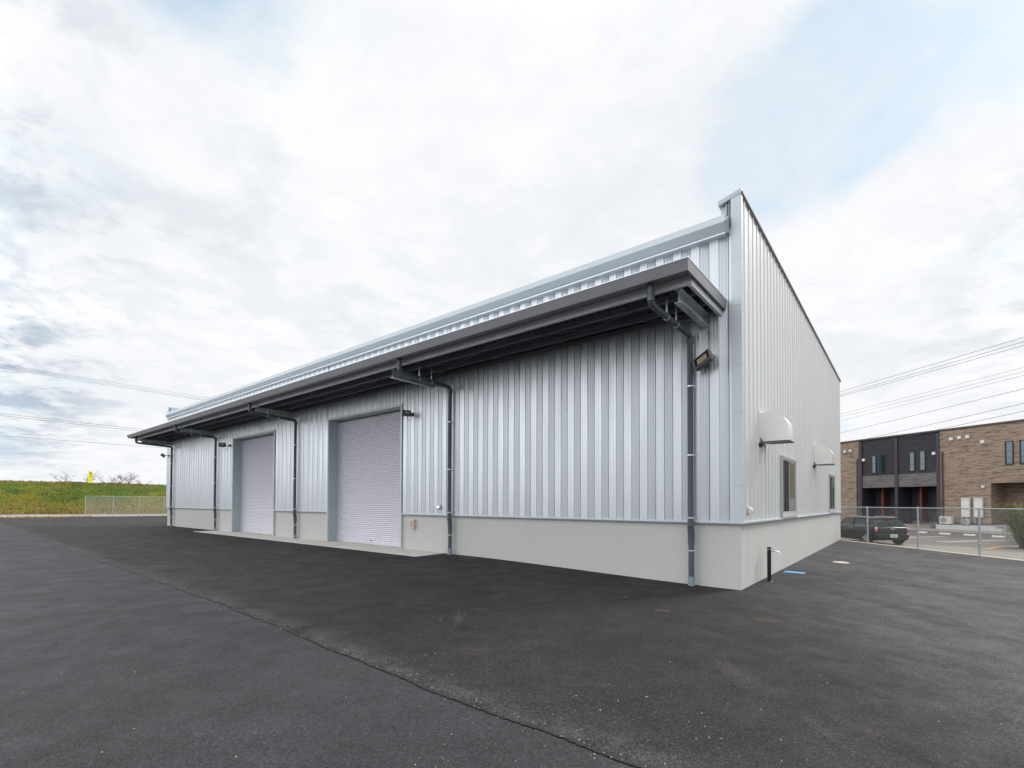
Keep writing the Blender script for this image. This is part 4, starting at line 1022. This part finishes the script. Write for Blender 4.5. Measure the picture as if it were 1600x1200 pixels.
# meter boxes, air conditioners
def mbox(t_, label):
    e = empty('meter_box', aw(t_, -.01, 1.42), AROT)
    b_ = MB(); b_.box(-.27, .27, -.16, 0, -.72, .70); b_.build('case', M['white_block'], e, bevel=.015)
    b_ = MB(); b_.box(-.24, .24, -.172, -.161, -.68, .50); b_.box(-.20, .20, -.166, -.161, .555, .585); b_.build('lid', M['vent'], e, bevel=.006)
    b_ = MB(); b_.box(-.25, -.2, -.12, -.05, -1.15, -.72); b_.box(.02, .06, -.12, -.06, -1.3, -.72); b_.build('pipe', M['fence'], e)
    tag(e, label, 'meter box', 'grey meter boxes on the brown wall')
mbox(3.00, 'left tall pale grey meter box on the brown apartment wall'); mbox(3.76, 'right tall pale grey meter box on the brown apartment wall')
def acu(t_, y_, label, w_=.80, h_=.56):
    e = empty('air_conditioner', aw(t_, y_, .10), AROT)
    b_ = MB(); b_.box(-w_/2, w_/2, -.14, .14, .07, .07+h_); b_.build('case', M['beige'], e, bevel=.015)
    b_ = MB(); n = 24
    for r_ in (.20, .155, .11, .065):
        for k in range(n):
            a0, a1 = 2*math.pi*k/n, 2*math.pi*(k+1)/n; cx = -w_*.16; cz = .07+h_/2
            b_.poly([(cx+r_*math.cos(a0), -.146, cz+r_*math.sin(a0)), (cx+r_*math.cos(a1), -.146, cz+r_*math.sin(a1)), (cx+(r_-.02)*math.cos(a1), -.146, cz+(r_-.02)*math.sin(a1)), (cx+(r_-.02)*math.cos(a0), -.146, cz+(r_-.02)*math.sin(a0))], [(0,1,2,3)])
    b_.build('fan_grille', M['fence'], e)
    b_ = MB(); b_.tube([(-w_*.16, -.145, .07+h_/2), (-w_*.16, -.141, .07+h_/2)], .215, 24); b_.build('fan_opening', M['lamp'], e)
    b_ = MB(); b_.box(-w_*.36, -w_*.28, -.15, .15, 0, .07); b_.box(w_*.28, w_*.36, -.15, .15, 0, .07); b_.build('foot', M['black'], e)
    tag(e, label, 'air conditioner', 'air conditioner units by the apartment wall')
acu(1.88, -.32, 'beige air conditioner with round fan on a block below the brown downpipe')
acu(3.10, -.28, 'small pale air conditioner half hidden behind the fence under the left meter box', .36, .42)

# parking marks and wheel stops
def pq(mb, c, d_, L_, w_, z):
    n2_ = Vector((-d_.y, d_.x)); P_ = [c+d_*L_/2+n2_*w_/2, c-d_*L_/2+n2_*w_/2, c-d_*L_/2-n2_*w_/2, c+d_*L_/2-n2_*w_/2]
    mb.poly([(q.x, q.y, z) for q in P_], [(0,1,2,3)])
ms = MB(); dn = Vector((.9525, .30454))
for y_ in (24.3, 26.95, 29.75, 32.2, 34.7):
    base_ = Vector((27.1+(26.95-y_)*.32, y_))
    for off in (-.17, .17): pq(ms, base_-dn*2.3+ad*off, dn, 5.0, .09, -.3465)
    pq(ms, base_+dn*.25, ad, .34, .09, -.3461)
struct(ms.build('parking_lines', M['paint']))
yl = MB(); pq(yl, Vector((21.9, 22.05)), Vector((.86, .51)).normalized(), 2.3, .14, -.3405)
yl.poly([(21.0, 21.45, -.3407), (21.35, 21.35, -.3407), (21.45, 21.6, -.3407), (21.1, 21.7, -.3407)], [(0,1,2,3)])
struct(yl.build('yellow_line', M['paint_y']))
WSP = [(27.98, 34.7), (28.35, 33.5), (28.6, 32.0), (29.1, 30.8), (29.35, 29.25), (29.9, 27.9)]
labs = ['second white wheel stop, first one right of the dark car', 'white wheel stop just left of the second fence post bay', 'white wheel stop in the middle of the car park row', 'white wheel stop below the air conditioner block', 'white wheel stop just left of the green fence post', 'white wheel stop behind the shrub at the right edge']
labs[0] = 'white wheel stop nearest to the dark car, leftmost of the row'; labs[1] = 'white wheel stop second from the left, beside the fence post'; labs[2] = 'white wheel stop third from the left in the row'
labs[3] = 'white wheel stop fourth from the left, left of the tall fence post'; labs[4] = 'white wheel stop fifth from the left, nearest the green post'; labs[5] = 'white wheel stop at the right end of the row behind the shrub'
b_ = MB(); b_.prism([(-.07, 0), (.07, 0), (.045, .11), (-.045, .11)], lambda u, v, w_: (w_, u, v), -.30, .30)
ws0 = b_.build('wheel_stop', M['vent'], bevel=.012)
for i, (x, y) in enumerate(WSP):
    o = ws0 if i == 0 else ws0.copy()
    if i: COL.objects.link(o)
    o.location = (x, y, -.354); o.rotation_euler = (0, 0, AROT); tag(o, labs[i], 'wheel stop', 'wheel stops in the car park')

# ------------------------------------------------------------------ dark hatchback
M['carpaint'] = mat('dark_car_paint', (.003, .003, .0035), .3, .0, coat=.12, spec=.25)
M['carroof'] = mat('light_roof_trim', (.62, .62, .66), .25, .6)
M['tyre'] = mat('tyre', (.012, .012, .012), .85)
M['rim'] = mat('alloy', (.45, .45, .47), .35, .7)
M['carglass'] = mat('car_glass', (.010, .015, .017), .1, 0, spec=.35)
M['tail'] = mat('tail_red', (.55, .02, .015), .25)
M['tailw'] = mat('tail_white', (.7, .66, .66), .25)
M['plate'] = mat('number_plate', (.72, .74, .62), .5)
M['plate_mark'] = mat('plate_marks', (.12, .30, .16), .5)
car = empty('parked_car', (18.35, 25.22, -.35), R(0))     # +Y is forwards, rear at y=-1.85
car.scale = (1, 1, .93)
tag(car, 'dark compact hatchback parked behind the chain-link fence, rear towards the yard', 'car')
def loft(secs):       # secs: list of (y, [(x,z)...half profile bottom to top])
    mb = MB(); rows = []
    for y, hp in secs:
        rows.append([(-x, y, z) for x, z in hp]+[(x, y, z) for x, z in reversed(hp)])
    mb.strip(rows); n = len(rows[0]); m_ = len(rows)
    mb.f.append(tuple(range(n))); mb.f.append(tuple((m_-1)*n+i for i in range(n-1, -1, -1)))
    return mb
def body_sec(y, w, bot, belt, tuck=.05):
    return (y, [(w*.80, bot), (w*.96, bot+.08), (w, bot+.22), (w, (bot+belt)/2+.08), (w*.985, belt-.10), (w*.955, belt-.02), (w*.90, belt)])
secs = [body_sec(-1.87, .60, .34, .72), body_sec(-1.84, .74, .26, .86), body_sec(-1.74, .80, .22, .94), body_sec(-1.5, .835, .20, .97), body_sec(-.9, .84, .19, .965), body_sec(0, .84, .19, .95), body_sec(.8, .84, .19, .93), body_sec(1.2, .83, .20, .90), body_sec(1.55, .80, .22, .84), body_sec(1.78, .72, .26, .74), body_sec(1.86, .56, .32, .62)]
bd = loft(secs); body = bd.build('body', M['carpaint'], car, smooth=True, angle=50)
def cab(y, w0, w1, z0, z1): return (y, [(w0, z0), (w0*.985, z0+.02), ((w0*.45+w1*.55), (z0+z1)/2+.04), (w1, z1-.02), (w1*.93, z1)])
gh_ = loft([cab(-1.73, .76, .70, .90, .98), cab(-1.62, .77, .66, .93, 1.18), cab(-1.48, .775, .63, .94, 1.36), cab(-1.2, .78, .635, .94, 1.385), cab(-.4, .78, .645, .93, 1.40), cab(.25, .78, .64, .93, 1.385), cab(.55, .77, .63, .93, 1.25), cab(.95, .74, .66, .92, .97)])
gh_.build('windows', M['carglass'], car, smooth=True, angle=40)
rf_ = loft([(y, [(w_*1.03, z-.035), (w_*1.0, z+.012), (w_*.85, z+.035), (w_*.4, z+.052)]) for y, w_, z in ((-1.53, .615, 1.345), (-1.46, .635, 1.368), (-1.2, .645, 1.382), (-.4, .655, 1.395), (.2, .65, 1.385), (.42, .62, 1.33))])
rf_.build('roof', M['carpaint'], car, smooth=True, angle=50)
rr_ = MB()
for sg in (-1, 1): rr_.tube([(sg*.60, -1.25, 1.40), (sg*.60, -1.1, 1.445), (sg*.61, -.4, 1.455), (sg*.60, .1, 1.435), (sg*.60, .2, 1.395)], .016, 8)
rr_.build('roof_rail', M['carroof'], car, smooth=True)
pl_ = MB()
for sg in (-1, 1):
    pl_.tube([(sg*.765, -1.60, .93), (sg*.675, -1.45, 1.18), (sg*.635, -1.36, 1.36)], [.045, .05, .04], 6)
    pl_.tube([(sg*.78, -.25, .93), (sg*.72, -.25, 1.18), (sg*.65, -.25, 1.39)], .028, 6)
    pl_.tube([(sg*.76, .92, .95), (sg*.655, .35, 1.36)], .03, 6)
pl_.build('pillar', M['carpaint'], car, smooth=True)
bt = MB()
for sg in (-1, 1): bt.tube([(sg*.775, -1.6, .955), (sg*.79, -.3, .945), (sg*.785, .8, .93)], .010, 6)
bt.build('belt_trim', M['carroof'], car)
bp_ = loft([(-1.925, [(.55, .32), (.62, .38), (.64, .46), (.60, .52)]), (-1.90, [(.66, .27), (.74, .36), (.76, .48), (.72, .56)]), (-1.80, [(.72, .24), (.81, .36), (.825, .50), (.80, .60)])])
bp_.build('rear_bumper', M['carpaint'], car, smooth=True, angle=50)
for sg in (-1, 1):
    t_ = MB(); t_.cbox(Matrix.Translation((sg*.745, -1.79, .80)) @ Matrix.Rotation(sg*R(32), 4, 'Z') @ Matrix.Rotation(R(-8), 4, 'X'), .12, .06, .27); tl = t_.build('tail_light', M['tail'], car, bevel=.02)
    t_ = MB(); t_.cbox(Matrix.Translation((sg*.743, -1.801, .865)) @ Matrix.Rotation(sg*R(32), 4, 'Z') @ Matrix.Rotation(R(-8), 4, 'X'), .10, .06, .12); t_.build('reversing_lens', M['tailw'], tl, bevel=.015)
t_ = MB(); t_.cbox(Matrix.Translation((0, -1.60, 1.385)), .26, .03, .03); t_.build('brake_light', M['tail'], car)
t_ = MB(); t_.box(-.165, .165, -1.945, -1.925, .40, .565); npl = t_.build('number_plate', M['plate'], car)
t_ = MB(); t_.box(-.05, .05, -1.948, -1.945, .525, .545)
for k in range(4): t_.box(-.12+k*.062, -.08+k*.062, -1.948, -1.945, .43, .50)
t_.build('plate_marks', M['plate_mark'], npl)
t_ = MB(); t_.tube([(-.10, -1.875, .83), (.10, -1.875, .83)], .018, 8); t_.build('boot_handle', M['chrome'], car)
t_ = MB(); t_.tube([(0, -1.77, .99), (.30, -1.72, 1.04)], .010, 6); t_.build('wiper', M['black'], car)
for sg in (-1, 1):
    for y in (-1.24, 1.22):
        t_ = MB(); t_.tube([(sg*.66, y, .31), (sg*.67, y, .31), (sg*.85, y, .31), (sg*.86, y, .31)], [.26, .31, .31, .28], 28); wl = t_.build('wheel', M['tyre'], car, smooth=True, angle=50)
        t_ = MB(); t_.tube([(sg*.862, y, .31), (sg*.866, y, .31)], [.215, .20], 24)
        r_ = t_.build('rim', M['tyre'], wl)
        t_ = MB()
        for k in range(5):
            a = k*2*math.pi/5; t_.cbox(Matrix.Translation((sg*.872, y, .31)) @ Matrix.Rotation(a, 4, 'X') @ Matrix.Translation((0, 0, .10)), .015, .085, .19)
        t_.tube([(sg*.868, y, .31), (sg*.885, y, .31)], .05, 12)
        t_.build('spokes', M['rim'], wl, bevel=.005)
        ar = MB(); pts = [(sg*.842, y+.345*math.cos(a*math.pi/12), .31+.345*math.sin(a*math.pi/12)) for a in range(0, 13)]
        ar.tube(pts, .022, 6); ar.build('wheel_arch', M['tyre'], car)
    t_ = MB(); t_.cbox(Matrix.Translation((sg*.92, .62, 1.0)), .16, .10, .11); t_.build('mirror', M['carpaint'], car, bevel=.03)
    t_ = MB(); t_.tube([(sg*.853, -.35, .80), (sg*.853, -.18, .80)], .012, 6); t_.build('door_handle', M['chrome'], car)

# small pale block behind the car
b_ = MB(); b_.box(-.25, .25, -.15, .15, 0, .42); o = b_.build('concrete_block', M['white_block'], bevel=.02); o.location = aw(-1.85, -1.25, -.23); o.rotation_euler = (0, 0, AROT)
tag(o, 'small pale concrete block at the kerb just right of the dark car', 'block')

# ------------------------------------------------------------------ shrub and small green fence at the right edge
M['leafg'] = blade_mat('shrub_green', (.028, .058, .012), (.08, .105, .018)); M['leafy'] = blade_mat('shrub_yellow', (.21, .17, .035), (.09, .12, .02)); M['plume'] = blade_mat('reddish_plume', (.30, .15, .08), (.38, .22, .12))
def blades(mb, c, n, rad, h0, h1, w_, q, droop=.6):
    for k in range(n):
        a = q.uniform(0, 6.28); r0_ = rad*math.sqrt(q.random()); b0 = Vector((c[0]+r0_*math.cos(a), c[1]+r0_*math.sin(a), c[2])); h_ = q.uniform(h0, h1); a2 = a+q.uniform(-.7, .7)
        out = Vector((math.cos(a2), math.sin(a2), 0))*h_*q.uniform(.1, .6); sd_ = Vector((-math.sin(a2), math.cos(a2), 0))*w_*q.uniform(.5, 1.2)
        p1 = b0+out*.35+Vector((0,0,h_*.55)); p2 = b0+out*.8+Vector((0,0,h_*.88)); p3 = b0+out*(1+droop*.4)+Vector((0,0,h_*(.88-q.uniform(0, .25)*droop)))
        mb.poly([b0-sd_*.5, b0+sd_*.5, p1+sd_, p1-sd_, p2+sd_*.7, p2-sd_*.7, p3], [(0,1,2,3), (3,2,4,5), (5,4,6)])
def leafcloud(mb, c, rx, ry, rz, n, s_, q):
    for k in range(n):
        while True:
            v = Vector((q.uniform(-1,1), q.uniform(-1,1), q.uniform(-1,1)))
            if .25 < v.length < 1 and mn.noise(v*2.2+Vector(c)) > -.22: break
        p = Vector(c)+Vector((v.x*rx, v.y*ry, v.z*rz)); a = Vector((q.gauss(0,1), q.gauss(0,1), q.gauss(0,1))).normalized()*s_*q.uniform(.6, 1.3); b = a.cross(Vector((q.gauss(0,1), q.gauss(0,1), q.gauss(0,1)))).normalized()*s_*.35
        mb.poly([p-a*.5, p+b, p+a*.5, p-b], [(0,1,2,3)])
q = random.Random(21)
e = empty('grass_shrub', (23.55, 21.7, -.35))
m1 = MB(); blades(m1, (0, 0, 0), 520, .6, .5, 1.8, .02, q); blades(m1, (.6, -.5, 0), 380, .6, .4, 1.4, .02, q); m1.build('foliage', M['leafg'], e)
m1 = MB(); blades(m1, (.1, .1, .2), 700, .7, .7, 2.2, .018, q); m1.build('yellow_blades', M['leafy'], e)
m1 = MB()
for k in range(9):
    a = q.uniform(0, 6.28); b0 = Vector((q.uniform(-.5,.7), q.uniform(-.5,.5), 1.3)); d_ = Vector((q.uniform(-.5,.3), q.uniform(-.3,.3), 1)).normalized(); L_ = q.uniform(.7, 1.3)
    m1.tube([b0, b0+d_*L_*.6], .006, 4)
    for j in range(60):
        p = b0+d_*L_*(.55+.4*q.random()); v_ = Vector((q.gauss(0,1), q.gauss(0,1), q.gauss(-.3,1))).normalized()*.06; s2 = v_.cross(d_).normalized()*.012
        m1.poly([p-s2, p+s2, p+v_], [(0,1,2)])
m1.build('plumes', M['plume'], e)
tag(e, 'tall clump of green and yellow grass with reddish plumes at the right edge', 'shrub')
e = empty('leafy_bush', (26.6, 24.2, -.35)); m1 = MB(); leafcloud(m1, (0, 0, 1.05), 1.2, 1.2, 1.1, 4200, .15, q); m1.build('foliage', M['leafg'], e)
m1 = MB()
for k in range(9): m1.tube([(q.uniform(-.1,.1), q.uniform(-.1,.1), 0), (q.uniform(-.5,.5), q.uniform(-.5,.5), .8), (q.uniform(-1,1), q.uniform(-1,1), 1.7)], [.03, .02, .008], 5)
m1.build('stems', M['bark'], e)
tag(e, 'dense dark green bush behind the tall grass clump at the right edge', 'bush')
M['green_post'] = mat('pale_green_post', (.42, .55, .45), .5)
e = empty('low_green_fence', (26.1, 25.6, -.35))
m1 = MB()
for k in range(4): m1.tube([(k*.0+k*ad.x*1.2*-0+k*1.15, -k*1.0, 0), (k*1.15, -k*1.0, .92)], .03, 8)
m1.build('post', M['green_post'], e, smooth=True)
m1 = MB()
for z in (.12, .30, .48, .66, .84): m1.tube([(0, 0, z), (3.45, -3.0, z)], .006, 5)
for k in range(46): m1.tube([(k*.075, -k*.0652, .08), (k*.075, -k*.0652, .88)], .004, 4)
m1.build('wire_panel', M['green_post'], e)
tag(e, 'low pale green wire fence beside the bush at the right edge', 'fence')

# ------------------------------------------------------------------ every separate piece of these parts is a part of its own
SPLIT = {'drip_flashing','flashing_underside','parapet_cap','end_channel','pipe_joint','concrete_base','front_siding','brace','roof_rail','pillar','belt_trim','guide_rail',
         'jamb','lock','foundation','base_trim','soffit','balcony_band','band','parapet','tie_hole','eave_gutter','foot','door_backing','trim_joint','parapet_seam','fascia_lip','pipe',
         'rim_part','stems','hanger_part','lettering_part'}
def split(o):
    me = o.data; n = len(me.vertices); par = list(range(n))
    def find(a):
        while par[a] != a: par[a] = par[par[a]]; a = par[a]
        return a
    for e_ in me.edges:
        a, b = find(e_.vertices[0]), find(e_.vertices[1])
        if a != b: par[a] = b
    comp = {}
    for p in me.polygons: comp.setdefault(find(p.vertices[0]), []).append(p.index)
    if len(comp) < 2: return
    vs_ = [tuple(v.co) for v in me.vertices]; first = True; sm_ = me.polygons[0].use_smooth
    for fl_ in comp.values():
        idx = {}; V = []; F = []
        for fi in fl_:
            f_ = []
            for vi in me.polygons[fi].vertices:
                if vi not in idx: idx[vi] = len(V); V.append(vs_[vi])
                f_.append(idx[vi])
            F.append(f_)
        m2 = bpy.data.meshes.new(o.name); m2.from_pydata(V, [], F); m2.update(); m2.materials.append(me.materials[0])
        if sm_:
            bm = bmesh.new(); bm.from_mesh(m2)
            for f in bm.faces: f.smooth = True
            for e_ in bm.edges:
                if len(e_.link_faces) == 2 and e_.calc_face_angle(0) > R(50): e_.smooth = False
            bm.to_mesh(m2); bm.free()
        if first: o.data = m2; first = False
        else:
            c = o.copy(); c.data = m2; COL.objects.link(c)
for o in list(bpy.data.objects):
    if o.type == 'MESH' and o.name.split('.')[0] in SPLIT and o.parent: split(o)
